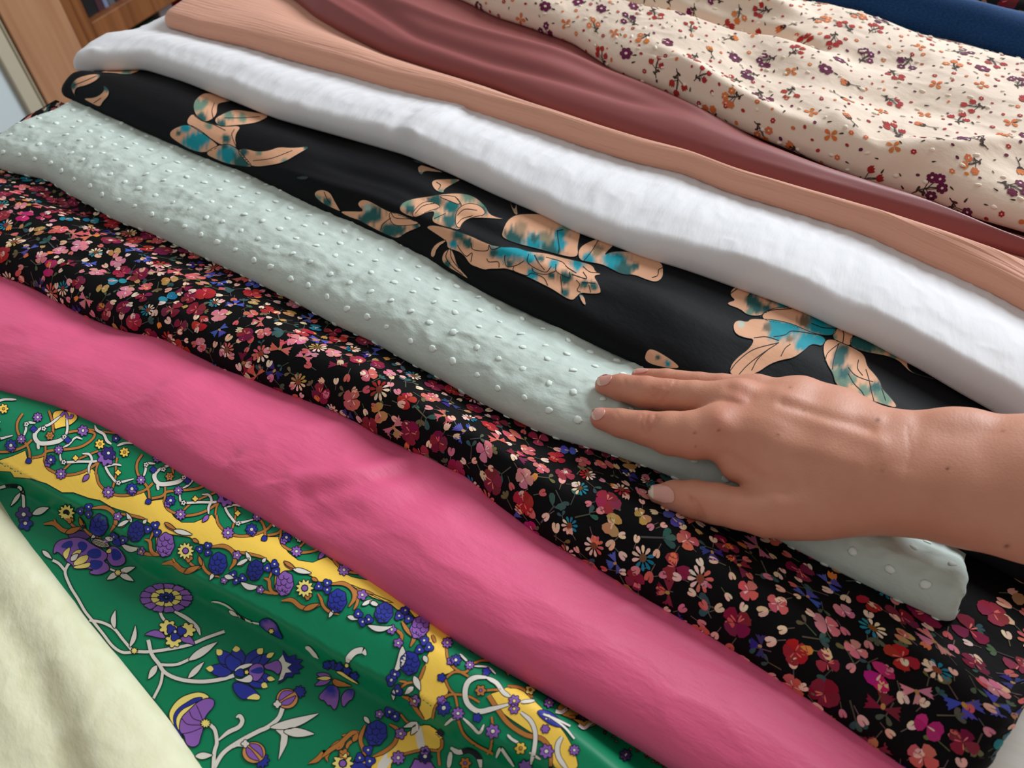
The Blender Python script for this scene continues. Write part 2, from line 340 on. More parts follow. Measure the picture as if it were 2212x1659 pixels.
# wavy lengthwise folds and cross creases shared by all fabrics
def waves(seed, A=.0015, fx=5, fy=28, skew=0):
    return lambda x, y, T, yl, yu: A*vnoise(x*fx+seed*3.1, (y-yl+skew*x)*fy+seed, seed)*sstep(.0, .25, T+.1)
def cat(*fs):
    return lambda x, y, T, yl, yu: sum(f(x, y, T, yl, yu) for f in fs)
def R2(*a, **k):
    f = ridge(*a, **k); return lambda x, y, T, yl, yu: f(x, y)
def CR(pts, z, A, w, skew=0.0):                # crease in any direction: by distance from a line on the cloth
    Q = np.array([up(a, b, z)[:2] for a, b in pts])
    def f(x, y, T, yl, yu):
        best = np.full(np.broadcast(x, y).shape, 1e9); sg = np.zeros_like(best)
        for a, b in zip(Q[:-1], Q[1:]):
            ab = b-a; L = np.hypot(*ab); t = np.clip(((x-a[0])*ab[0]+(y-a[1])*ab[1])/L**2, 0, 1); dx = x-a[0]-ab[0]*t; dy = y-a[1]-ab[1]*t; d = np.hypot(dx, dy)
            m = d < best; best = np.where(m, d, best); sg = np.where(m, np.sign(ab[0]*dy-ab[1]*dx), sg)
        ww = np.where(sg > 0, w, w*(1+skew)); return A*np.exp(-(best/ww)**2)
    return f
def crump(seed, A, f1, f2, thr=.0):          # sharp little crumples: ridged noise
    def f(x, y, T, yl, yu):
        n = 1-np.abs(vnoise(x*f1, y*f2, seed)+.35*vnoise(x*f1*2.1, y*f2*2.1, seed+1))*1.6
        return A*np.clip(n, 0, 1)**2*sstep(.02, .2, T)
    return f
FAB = {}
# pale yellow, lower left corner of the photograph
Uy = ycurve(B['yg'], .008); 
FAB['yellow'] = Fabric('folded_fabric', None, None, -.66, -.02, M['yellow'], zb=.001, r=.010, zlo=.004, Lc=Uy-.30, Uc=Uy, far_round=True, nx=300, dv=.0022,
    top=lambda x, y, t, base, yl, yu: .004+(.020+.003*np.sin(x*22))*np.sqrt(np.clip(1-np.clip(1-(yu-y)/.035, 0, 1)**2, 0, 1)),
    disp=cat(crump(11, .0007, 30, 40), waves(5, .0040, 9, 16), R2([(0,1330),(60,1420),(110,1530),(150,1659)], .022, -.004, .010, env=lambda x: 1)))
# green silk
F1 = [(133,1104),(251,1164),(317,1228),(411,1271),(552,1345),(669,1412),(740,1458),(840,1509),(924,1555),(991,1599),(1074,1639),(1130,1665)]
F1 = [(0,1030),(60,1062)]+F1
cF1 = ycurve(F1, .008, 5)
cR1 = ycurve([(740,1300),(900,1370),(1074,1470),(1158,1522),(1242,1582),(1308,1636),(1340,1662)], .02, 6)
def green_top(x, y, t, base, yl, yu):
    d = y-yx(cF1, x)
    lower = .004+.003*sstep(-.06, -.02, d)*(1-sstep(-.02, 0, d))
    z = lower + .0175*sstep(-.0015, .0035, d) + .003*np.exp(-((d-.02)/.015)**2)
    right = sstep(-.16, -.04, x)
    dr = y-yx(cR1, x)
    z = z - right*.016*sstep(-.004, .014, dr)
    z = z - (1-right)*.006*sstep(-.02, .01, y-yu)
    return z
Lg = ycurve(B['yg'], .004)-.05
FAB['green'] = Fabric('folded_fabric', None, 'gp', -.66, .06, M['green'], zb=.002, r=.001, zlo=.008, Lc=Lg, nx=420, tuck=.02, ret=.002, top=green_top, disp=waves(9, .0016, 7, 14))
# pink
FAB['pink'] = Fabric('folded_fabric', 'gp', 'pd', -.66, .13, M['pink'], zb=.011, r=.0080, zlo=.013, lip=.018,
    disp=cat(waves(2, .0026, 9, 18, .3), CR([(545,985),(600,950),(680,915),(760,900)], .025, .0022, .007, 1.5), CR([(640,1045),(720,1035),(800,1010),(880,975),(930,965)], .025, .0030, .006, 1.2), CR([(660,1075),(760,1060),(880,1000)], .025, -.0022, .006), CR([(690,1120),(800,1130),(960,1040)], .025, -.0014, .010),
             CR([(100,800),(180,740),(240,720),(330,705)], .025, .0016, .010), CR([(380,830),(430,800),(520,790)], .025, .0018, .008, 1.0), CR([(0,720),(60,705),(140,700)], .025, .0015, .008), crump(21, .0007, 16, 34)))
# black ditsy floral
FAB['ditsy'] = Fabric('folded_fabric', 'pd', 'dm', -.675, .128, M['ditsy'], zb=.012, r=.0085, zlo=.012, tuck=.10, slant=.40,
    disp=cat(waves(3, .0030, 8, 26, .4), R2([(0,500),(150,560),(300,620),(450,690)], .022, -.004, .007, .010), R2([(0,430),(140,470),(300,560)], .022, .003, .008), R2([(820,860),(930,930),(1080,1000),(1200,1070)], .022, .0025, .008)))
# mint
FAB['mint'] = Fabric('folded_fabric', 'dm', 'mt', -.650, .114, M['mint'], zb=.013, r=.0075, zlo=.013, tuck=.02, lip=.015, rr=(.02, .008), corner=.010,
    disp=cat(waves(4, .0016, 9, 20), crump(31, .0011, 26, 40), crump(33, .0006, 60, 80), crump(35, .0012, 50, 18)))
# black with large teal and peach flowers
FAB['teal'] = Fabric('folded_fabric', 'mt', 'tw', -.668, .17, M['teal'], zb=.014, r=.0065, zlo=.013,
    disp=cat(waves(6, .0022, 8, 22, .3), R2([(520,370),(650,400),(800,440),(920,490),(1080,560),(1250,620)], .024, .004, .006, .008), R2([(700,370),(850,410),(960,460),(1080,520),(1250,580),(1400,610)], .022, -.0035, .008),
             R2([(1380,640),(1600,740),(1760,790)], .024, .002, .012)))
# white
FAB['white'] = Fabric('folded_fabric', 'tw', 'wp', -.690, .30, M['white'], zb=.014, r=.0085, zlo=.014, lip=.013, crest=.002,
    disp=cat(waves(7, .0018, 7, 16), CR([(985,222),(940,262),(900,290),(870,325)], .028, .0030, .006, 2.5), CR([(850,335),(840,300),(890,250)], .028, -.0022, .007), CR([(1560,420),(1500,470),(1450,530)], .026, .0010, .012), CR([(1240,330),(1200,390),(1170,450)], .026, .0010, .010), CR([(1100,300),(1060,350),(1030,390)], .026, .0010, .007), CR([(1330,370),(1290,430),(1250,480)], .026, .0010, .008), CR([(700,190),(660,225),(640,250)], .026, .0010, .008), CR([(1400,400),(1380,450),(1340,510)], .026, -.0009, .008), CR([(560,150),(520,180),(505,205)], .026, .0010, .007), CR([(1660,470),(1620,530),(1590,600)], .026, .0012, .010), CR([(1820,560),(1800,620),(1830,690)], .026, -.0016, .014), CR([(205,118),(240,140),(300,140)], .028, .0025, .006), CR([(170,140),(210,128)], .028, -.003, .007), R2([(1560,560),(1700,600),(1900,690),(2050,780),(2212,880)], .026, .003, .012, .02), crump(41, .0007, 60, 24)))
# peach
FAB['peach'] = Fabric('folded_fabric', 'wp', 'pb', -.675, .30, M['peach'], zb=.014, r=.0075, zlo=.013, lip=.012, rr=(.022, .01), corner=.02,
    disp=cat(waves(8, .0014, 5, 30), R2([(1960,500),(2060,540),(2212,590)], .022, .003, .006), R2([(1990,560),(2080,590),(2212,640)], .022, .002, .004)))
# dusky rose brown
cBr = ycurve([(1380,170),(1500,225),(1616,280),(1706,328),(1806,375),(1907,425),(2007,465),(2107,503),(2212,538)], .018, 8)
def rose_disp(x, y, T, yl, yu):
    dd = y-yx(cBr, x); return -.012*sstep(-.002, .008, dd)*sstep(-.13, -.03, x)
FAB['rose'] = Fabric('folded_fabric', 'pb', 'bc', -.70, .30, M['rose'], zb=.013, r=.0085, zlo=.013, tuck=.05, crest=.001,
    disp=cat(waves(10, .0012, 4, 14), rose_disp, R2([(655,-20),(745,35),(860,105),(1000,165),(1200,232),(1400,290),(1700,380),(1900,440)], .03, .0055, .006, .010, env=lambda x: 1), R2([(720,-30),(800,10),(900,75),(1060,128),(1200,165),(1400,225)], .028, -.0062, .009, .011), R2([(840,0),(960,48),(1080,82),(1240,115),(1400,175),(1560,250)], .028, .0058, .009, .015)))
# cream floral
vC = [(1250,-30),(1380,20),(1480,42),(1560,62),(1640,80),(1720,100)]
def cream_top(x, y, t, base, yl, yu):
    return base+.006*np.sin(np.clip(t, 0, 1)*math.pi) - .016*sstep(.80, 1.03, t) - .01*sstep(1.0, 1.2, t)
FAB['cream'] = Fabric('folded_fabric', 'bc', 'cn', -.60, .32, M['cream'], zb=.013, r=.0095, zlo=.013, top=cream_top, nx=460,
    disp=cat(waves(12, .0050, 8, 12, .5), crump(51, .0006, 30, 40), CR([(1460,150),(1560,190),(1640,240),(1690,290)], .03, .004, .010, 1), CR([(1950,330),(2060,345),(2140,325),(2212,330)], .03, .005, .006, 2), CR([(1800,270),(1860,320),(1880,370)], .03, .004, .010), CR([(1740,100),(1850,140),(1960,150)], .03, -.004, .015), R2(vC, .03, -.026, .004, .008), R2([(1290,-40),(1400,-5),(1560,20),(1700,50)], .03, .012, .010, .03),
             R2([(1420,120),(1560,200),(1700,260),(1800,300)], .03, .004, .010), R2([(1750,320),(1880,360),(2000,340),(2140,330)], .03, .004, .012), R2([(1600,130),(1750,190),(1900,230),(2100,260)], .03, -.005, .02)))
# navy
FAB['navy'] = Fabric('folded_fabric', 'cn', 'nf', -.40, .34, M['navy'], zb=.012, r=.0150, zlo=.010, nx=200, dv=.003, disp=waves(13, .001, 4, 10))
# dark floral at the back
Un = ycurve(B['nf'], .012)
FAB['dark'] = Fabric('folded_fabric', 'nf', None, -.40, .34, M['dark'], zb=.011, r=.012, zlo=.010, Uc=Un+.16, nx=200, dv=.003, disp=waves(14, .003, 8, 20))
LAB = {
 'yellow': ('pale yellow crinkled cotton, folded, beside the green printed silk', 'pale yellow'),
 'green': ('green silk printed with yellow bands and purple, blue and white flowers', ''),
 'pink': ('plain bright pink fabric folded between the green silk and the black ditsy floral', ''),
 'ditsy': ('black fabric densely printed with small red, pink, cream and blue flowers', ''),
 'mint': ('pale mint cotton with raised dots, folded, lying under the hand', ''),
 'teal': ('black fabric with large peach and teal flowers, between the mint and white fabrics', ''),
 'white': ('plain white cotton folded between the black flowered and peach fabrics', ''),
 'peach': ('plain peach crinkled gauze folded between the white and dusky rose fabrics', ''),
 'rose': ('plain dusky rose-brown draping fabric next to the cream floral', ''),
 'cream': ('cream fabric with raised dots and small burgundy, plum and orange flowers', ''),
 'navy': ('plain navy blue wool fabric behind the cream floral', ''),
 'dark': ('dark flowered fabric farthest back, behind the navy one', ''),
}
for k, f in FAB.items(): tag(f.ob, LAB[k][0], 'fabric', group='folded fabrics laid side by side on the table')

# ------------------------------------------------------------------ hand and forearm (one continuous surface)
def node(px, py, z, rp):
    p = up(px, py, z); dep = ((p-CAM)@RM.T)[2]; return np.array([*p, rp*dep/FPX])
HAND = dict(
 index=[(1299,902,.0335,23),(1341,912,.0365,29.5),(1395,923,.040,35),(1448,934,.0435,45),(1500,938,.0465,50),(1552,932,.0495,54)],
 middle=[(1306,830,.0335,20),(1341,835,.036,27.5),(1395,846,.040,33.5),(1445,852,.043,33),(1500,857,.047,35),(1590,868,.0505,45)],
 ring=[(1381,812,.032,16),(1440,822,.036,24),(1510,832,.040,26.5),(1560,838,.043,29),(1632,848,.046,34)],
 pinky=[(1462,822,.024,15),(1520,832,.028,20),(1600,842,.033,25),(1660,858,.038,33)],
 thumb=[(1421,1065,.0285,20),(1456,1068,.0295,31),(1500,1076,.031,39),(1548,1086,.034,42),(1596,1097,.038,42),(1650,1108,.041,46)],
)
PALM = [[(1552,922,.0505,46),(1660,950,.0535,56),(1780,985,.056,62),(1900,1015,.058,70)],
        [(1590,868,.0505,45),(1700,902,.0545,52),(1800,940,.057,56),(1900,985,.059,66)],
        [(1632,848,.046,34),(1720,872,.051,45),(1810,905,.054,48),(1900,955,.057,60)],
        [(1660,858,.038,33),(1730,872,.044,46),(1810,893,.048,44),(1900,940,.053,54)],
        [(1650,1108,.041,46),(1700,1098,.043,58),(1775,1086,.046,69),(1860,1068,.050,76),(1940,1050,.053,88)],
        [(1602,996,.044,50),(1700,1020,.047,66),(1800,1035,.050,74),(1900,1040,.052,80)],
        [(1900,960,.057,60),(1975,972,.060,70),(2090,966,.066,70),(2230,985,.074,80),(2420,1005,.086,88),(2850,1040,.112,112)],
        [(1900,1035,.055,96),(1975,1055,.058,90),(2090,1080,.064,94),(2230,1110,.072,98),(2420,1140,.084,104),(2850,1190,.110,128)],
        [(1990,1010,.058,92),(2230,1050,.072,110),(2420,1075,.084,118),(2850,1115,.110,150)]]
BUMPS = [(2052,952,.067,60)]
ARM = [np.array([.165, .266, TZ+.093, .033]), np.array([.25, .258, TZ+.128, .038]), np.array([.345, .248, TZ+.172, .041])]   # forearm beyond the frame
allp = [node(*q) for c in list(HAND.values())+PALM for q in c] + ARM
lo = np.min([p[:3]-p[3] for p in allp], 0)-.006; hi = np.max([p[:3]+p[3] for p in allp], 0)+.006
hi[0] = min(hi[0], .48)
VX = .0012
dims = np.ceil((hi-lo)/VX).astype(int)+1
gx, gy, gz = [(lo[k]+np.arange(dims[k])*VX).astype(np.float32) for k in range(3)]
def smin(a, b, k):
    h = np.clip(.5+.5*(b-a)/k, 0, 1); return b*(1-h)+a*h-k*h*(1-h)
def add_cone(field, a, b, k, marg):
    l_ = np.minimum(a[:3]-a[3], b[:3]-b[3])-marg; h_ = np.maximum(a[:3]+a[3], b[:3]+b[3])+marg
    i0 = np.clip(((l_-lo)/VX).astype(int), 0, dims-1); i1 = np.clip(((h_-lo)/VX).astype(int)+1, 1, dims)
    if np.any(i1 <= i0): return
    sl = tuple(slice(i0[q], i1[q]) for q in range(3))
    X = gx[sl[0]][:, None, None]-np.float32(a[0]); Y = gy[sl[1]][None, :, None]-np.float32(a[1]); Zz = gz[sl[2]][None, None, :]-np.float32(a[2])
    ab = (b-a)[:3].astype(np.float32); L2 = float(ab@ab)+1e-12
    hh = np.clip((X*ab[0]+Y*ab[1]+Zz*ab[2])/L2, 0, 1)
    d = np.sqrt((X-ab[0]*hh)**2+(Y-ab[1]*hh)**2+(Zz-ab[2]*hh)**2)-(a[3]+(b[3]-a[3])*hh)
    field[sl] = smin(field[sl], d.astype(np.float32), k)
def chain(nodes, k, field=None):
    f_ = np.full(dims, .05, np.float32) if field is None else field
    n = [node(*q) for q in nodes]
    for a, b in zip(n[:-1], n[1:]): add_cone(f_, a, b, k, .022)
    return f_
def sbox(nodes): pass
palm = None
for c in PALM: palm = chain(c, .010, palm)
for a, b in zip(ARM[:-1], ARM[1:]): add_cone(palm, a, b, .012, .022)
for q in BUMPS: n = node(*q); add_cone(palm, n, n+np.array([.004, 0, .0004, 0]), .010, .02)
field = palm
fing = None
for k_, c in HAND.items():
    f1 = chain([(x, y+(2 if k_ != 'ring' else 0), z, r_*1.06) for x, y, z, r_ in c], .0015)
    if k_ == 'thumb': thumb = f1; continue
    fing = f1 if fing is None else smin(fing, f1, .0012)
field = smin(smin(field, fing, .006), thumb, .0025)
del palm, fing, thumb
# surface nets
def surface_nets(f_):
    sgn = f_ < 0
    act = np.zeros(np.array(f_.shape)-1, bool); base = sgn[:-1, :-1, :-1]
    for dx in (0, 1):
        for dy in (0, 1):
            for dz in (0, 1):
                act |= sgn[dx:dx+act.shape[0], dy:dy+act.shape[1], dz:dz+act.shape[2]] != base
    ci = np.argwhere(act); idx = -np.ones(act.shape, np.int64); idx[act] = np.arange(len(ci))
    acc = np.zeros((len(ci), 3)); cnt = np.zeros(len(ci))
    cor = [(0,0,0),(1,0,0),(0,1,0),(1,1,0),(0,0,1),(1,0,1),(0,1,1),(1,1,1)]
    for a in range(8):
        for b in range(a+1, 8):
            da = np.array(cor[a]); db = np.array(cor[b])
            if np.abs(da-db).sum() != 1: continue
            fa = f_[ci[:, 0]+da[0], ci[:, 1]+da[1], ci[:, 2]+da[2]]; fb = f_[ci[:, 0]+db[0], ci[:, 1]+db[1], ci[:, 2]+db[2]]
            m = (fa < 0) != (fb < 0); t = np.where(m, fa/np.where(m, fa-fb, 1), 0)
            acc += np.where(m[:, None], da+(db-da)*t[:, None], 0); cnt += m
    Vv = lo+(ci+acc/cnt[:, None])*VX
    Fs = []
    for ax in range(3):
        o = [k for k in range(3) if k != ax]
        s0 = [slice(1, -1)]*3; s0[ax] = slice(0, -1); s1 = [slice(1, -1)]*3; s1[ax] = slice(1, None)
        A_ = sgn[tuple(s0)]; B_ = sgn[tuple(s1)]; e = np.argwhere(A_ != B_)
        if not len(e): continue
        fl = A_[e[:, 0], e[:, 1], e[:, 2]]
        c = e.copy(); c[:, o[0]] += 1; c[:, o[1]] += 1
        def cell(du, dv):
            q = c.copy(); q[:, o[0]] -= du; q[:, o[1]] -= dv; return idx[q[:, 0], q[:, 1], q[:, 2]]
        quad = np.stack([cell(1, 1), cell(0, 1), cell(0, 0), cell(1, 0)], 1)
        flip = fl if ax != 1 else ~fl
        quad[~flip] = quad[~flip][:, ::-1]; Fs.append(quad[(quad >= 0).all(1)])
    return Vv, np.concatenate(Fs)
hv, hf = surface_nets(field); del field
E_ = np.unique(np.sort(np.concatenate([hf[:, [0, 1]], hf[:, [1, 2]], hf[:, [2, 3]], hf[:, [3, 0]]]), 1), axis=0)
deg = np.bincount(E_.ravel(), minlength=len(hv)).astype(float)
def lap(v):
    a = np.zeros_like(v)
    for k in range(v.shape[1]): a[:, k] = np.bincount(E_[:, 0], v[E_[:, 1], k], len(v)) + np.bincount(E_[:, 1], v[E_[:, 0], k], len(v))
    return a/deg[:, None]-v
for it in range(6):
    hv = hv+.5*lap(hv); hv = hv-.52*lap(hv)
def vnormals(v, f_):
    n = np.cross(v[f_[:, 2]]-v[f_[:, 0]], v[f_[:, 3]]-v[f_[:, 1]]); o = np.zeros_like(v)
    for k in range(4):
        for q in range(3): o[:, q] += np.bincount(f_[:, k], n[:, q], len(v))
    return o/np.maximum(np.linalg.norm(o, axis=1, keepdims=True), 1e-12)
hn = vnormals(hv, hf)
pxy, _d = proj(hv); facing = sstep(0.05, .35, ((CAM-hv)/np.linalg.norm(CAM-hv, axis=1, keepdims=True)*hn).sum(1))
def polydist(pts):
    d = np.full(len(pxy), 1e9); pts = np.array(pts, float)
    for a, b in zip(pts[:-1], pts[1:]):
        ab = b-a; t = np.clip(((pxy-a)@ab)/(ab@ab), 0, 1); d = np.minimum(d, np.linalg.norm(pxy-a-ab*t[:, None], axis=1))
    return d
def furrow(pts, A, w):
    global hv
    hv = hv + hn*(A*np.exp(-(polydist(pts)/w)**2)*facing)[:, None]
# knuckle creases, tendons and hollows
for pts in ([(1388,897),(1383,915),(1392,938)], [(1399,893),(1394,910),(1402,928)], [(1415,897),(1409,918),(1399,936)], [(1422,905),(1412,926)]): furrow(pts, -.00065, 2.8)
for pts in ([(1412,840),(1408,853),(1416,866)], [(1437,826),(1424,842),(1417,858)], [(1458,822),(1448,840),(1432,868)], [(1447,822),(1437,836)]): furrow(pts, -.00062, 2.8)
for pts in ([(1492,1075),(1502,1095),(1512,1120)], [(1501,1080),(1512,1098),(1522,1122)], [(1486,1066),(1494,1082)]): furrow(pts, -.0007, 3.0)
for pts in ([(1330,890),(1338,905)], [(1345,815),(1352,832)], [(1880,1010),(1872,1060),(1878,1110)], [(1905,1005),(1898,1060),(1890,1100)], [(1960,920),(1966,980),(1950,1060)], [(1843,1020),(1838,1070)]): furrow(pts, -.0003, 3)
furrow([(1690,872),(1760,893),(1840,915),(1880,928)], -.0009, 12)
furrow([(1680,850),(1780,868),(1900,905)], .0006, 15)
furrow([(1600,868),(1700,893),(1800,925),(1900,955)], .0006, 17)
furrow([(1560,925),(1700,958),(1850,1000)], .0007, 20)
furrow([(1575,838),(1600,850),(1618,862)], -.0010, 15)
furrow([(1548,925),(1556,912)], .0012, 22); furrow([(1592,862),(1604,866)], .0012, 20)
furrow([(1570,985),(1640,1030),(1700,1060)], -.0012, 16)
furrow([(1985,905),(1975,960),(1960,1000)], -.0009, 24)
hn = vnormals(hv, hf)
# skin tone: redder at knuckles and finger ends, a few moles
tone = np.zeros((len(hv), 4), np.float32); tone[:, 3] = 1
red = np.zeros(len(hv)); 
for x_, y_, r_ in ((1400,915,26),(1430,845,26),(1505,1098,28),(1300,905,30),(1310,835,26),(1380,803,24),(1430,1070,30),(1552,915,28),(1600,858,30)):
    red += .55*np.exp(-((pxy[:, 0]-x_)**2+(pxy[:, 1]-y_)**2)/r_**2)
mole = np.zeros(len(hv))
for x_, y_, r_ in ((1896,909,4.0),(2047,1012,4.0),(2175,1180,4.5),(1680,940,2.6),(1502,935,2.6),(1554,930,2.4),(1707,838,2.6),(1905,1016,2.8),(2166,931,2.6),(1735,885,2.2),(1503,965,2)):
    mole = np.maximum(mole, np.exp(-((pxy[:, 0]-x_)**2+(pxy[:, 1]-y_)**2)/r_**2))
tone[:, 0] = np.clip(red, 0, 1); tone[:, 1] = mole
hand_org = node(1900, 1000, .0, 1)[:3]
hme = mesh_np('hand', hv-hand_org, hf)
at = hme.color_attributes.new('Tone', 'FLOAT_COLOR', 'POINT'); at.data.foreach_set('color', tone.ravel())
ms, nt, b = nmat('skin'); N = nt.nodes; Lk = nt.links.new
setin(b, Roughness=.5, Specular_IOR_Level=.42, Subsurface_Weight=.12, Subsurface_Scale=.004)
b.inputs['Subsurface Radius'].default_value = (1.0, .35, .2)
ta_ = N.new('ShaderNodeAttribute'); ta_.attribute_name = 'Tone'; sp = N.new('ShaderNodeSeparateColor'); Lk(ta_.outputs['Color'], sp.inputs[0])
tc = N.new('ShaderNodeTexCoord'); nz = N.new('ShaderNodeTexNoise'); nz.inputs['Scale'].default_value = 60; nz.inputs['Detail'].default_value = 4; Lk(tc.outputs['Object'], nz.inputs['Vector'])
m1 = N.new('ShaderNodeMix'); m1.data_type = 'RGBA'; m1.inputs[6].default_value = (*lin((214, 152, 126)), 1); m1.inputs[7].default_value = (*lin((196, 130, 104)), 1); Lk(nz.outputs['Fac'], m1.inputs[0])
m2 = N.new('ShaderNodeMix'); m2.data_type = 'RGBA'; m2.inputs[7].default_value = (*lin((200, 122, 102)), 1); Lk(m1.outputs[2], m2.inputs[6]); Lk(sp.outputs[0], m2.inputs[0])
m3 = N.new('ShaderNodeMix'); m3.data_type = 'RGBA'; m3.inputs[7].default_value = (*lin((110, 62, 46)), 1); Lk(m2.outputs[2], m3.inputs[6]); Lk(sp.outputs[1], m3.inputs[0])
Lk(m3.outputs[2], b.inputs['Base Color'])
n2 = N.new('ShaderNodeTexVoronoi'); n2.inputs['Scale'].default_value = 900; Lk(tc.outputs['Object'], n2.inputs['Vector'])
n3 = N.new('ShaderNodeTexNoise'); n3.inputs['Scale'].default_value = 220; n3.inputs['Detail'].default_value = 3; Lk(tc.outputs['Object'], n3.inputs['Vector'])
b1 = N.new('ShaderNodeBump'); b1.inputs['Distance'].default_value = .00007; Lk(n2.outputs['Distance'], b1.inputs['Height'])
b2 = N.new('ShaderNodeBump'); b2.inputs['Distance'].default_value = .00018; b2.inputs['Strength'].default_value = .6; Lk(n3.outputs['Fac'], b2.inputs['Height']); Lk(b1.outputs[0], b2.inputs['Normal']); Lk(b2.outputs[0], b.inputs['Normal'])
hand = link('hand', hme, ms); hand.location = hand_org
tag(hand, 'bare right hand and forearm resting palm down on the mint fabric, fingers stretched out', 'hand')
# fingernails: curved plates lying on the finger ends
hb = BVHTree.FromPolygons([tuple(v) for v in hv], [tuple(int(i) for i in f_) for f_ in hf])
mn, nt, b = nmat('nail'); setin(b, Base_Color=(*lin((222, 160, 146)), 1), Roughness=.28, Specular_IOR_Level=.5, Subsurface_Weight=.1, Subsurface_Scale=.002, Coat_Weight=.2)
me_, nt, b = nmat('nail edge'); setin(b, Base_Color=(*lin((226, 204, 184)), 1), Roughness=.35)
NAILS = [ # outline on the photograph, lift, tip direction in pixels, number of leading points that make the free edge
 ([(1277,895),(1279,888),(1287,883),(1300,882),(1308,886),(1306,896),(1300,904),(1290,909),(1281,906)], (-3, 1)),
 ([(1289,824),(1293,814),(1304,809),(1318,809),(1323,813),(1319,823),(1313,831),(1301,834),(1292,832)], (-3, 1)),
 ([(1366,806),(1369,800),(1379,797),(1393,797),(1401,799),(1397,804),(1384,807)], (-2, 0)),
 ([(1400,1063),(1404,1052),(1416,1047),(1438,1048),(1453,1057),(1458,1072),(1455,1086),(1440,1087),(1420,1083),(1404,1073)], (-4, 0)),
]
def cdt(pts, step):
    pts = [Vector(p) for p in pts]; a = np.array(pts); l_, h_ = a.min(0), a.max(0); n = len(pts)
    from mathutils.geometry import intersect_point_tri_2d
    extra = []
    gx_ = np.arange(l_[0]+step*.5, h_[0], step); gy_ = np.arange(l_[1]+step*.5, h_[1], step)
    if len(gx_) and len(gy_):
        G = np.stack(np.meshgrid(gx_, gy_), -1).reshape(-1, 2); ins = np.zeros(len(G), bool); dm = np.full(len(G), 1e9)
        for k in range(n):
            p, q = a[k], a[(k+1) % n]
            c = ((p[1] > G[:, 1]) != (q[1] > G[:, 1])); xx = (q[0]-p[0])*(G[:, 1]-p[1])/(q[1]-p[1]+1e-15)+p[0]; ins ^= c & (G[:, 0] < xx)
            ab = q-p; t = np.clip(((G-p)@ab)/(ab@ab+1e-15), 0, 1); dm = np.minimum(dm, np.linalg.norm(G-p-ab*t[:, None], axis=1))
        extra = [Vector(g) for g in G[ins & (dm > step*.35)]]
    r = delaunay_2d_cdt(pts+extra, [], [list(range(n))], 1, 1e-9)
    return np.array([tuple(v) for v in r[0]]), [f_ for f_ in r[2]]
def smooth_loop(pts, n=2):
    p = np.array(pts, float)
    for _ in range(n):
        q = np.roll(p, -1, 0); p = np.stack([.75*p+.25*q, .25*p+.75*q], 1).reshape(-1, 2)
    return p
for k, (pts, td) in enumerate(NAILS):
    v2, fs = cdt(smooth_loop(pts), 2.5 if k == 3 else 2.0)
    V3 = []; 
    for q in v2:
        h = hb.ray_cast(Vector(CAM), Vector(ray(*q)))
        tgt = hb.ray_cast(Vector(CAM), Vector(ray(*v2.mean(0))))[0]; k_ = 0
        while (h[0] is None or (h[0]-tgt).length > .012) and k_ < 12:
            k_ += 1; q = q+(v2.mean(0)-q)*.12; h = hb.ray_cast(Vector(CAM), Vector(ray(*q)))
        V3.append(np.array(h[0])+np.array(h[1])*.00045)
    V3 = np.array(V3); cen = V3.mean(0)
    vm = bpy.data.meshes.new('fingernail'); vm.from_pydata([tuple(p-hand_org) for p in V3], [], fs); vm.polygons.foreach_set('use_smooth', [True]*len(vm.polygons))
    vm.materials.append(mn); vm.materials.append(me_)
    cx = v2.mean(0); dirv = np.array(td, float)/np.hypot(*td); mx_ = ((v2-cx)@dirv).max()
    for p in vm.polygons:
        c = v2[list(p.vertices)].mean(0)
        if (c-cx)@dirv > mx_*.62: p.material_index = 1
    o = link('fingernail', vm, None, hand); so = o.modifiers.new('thickness', 'SOLIDIFY'); so.thickness = .0005; so.offset = 1

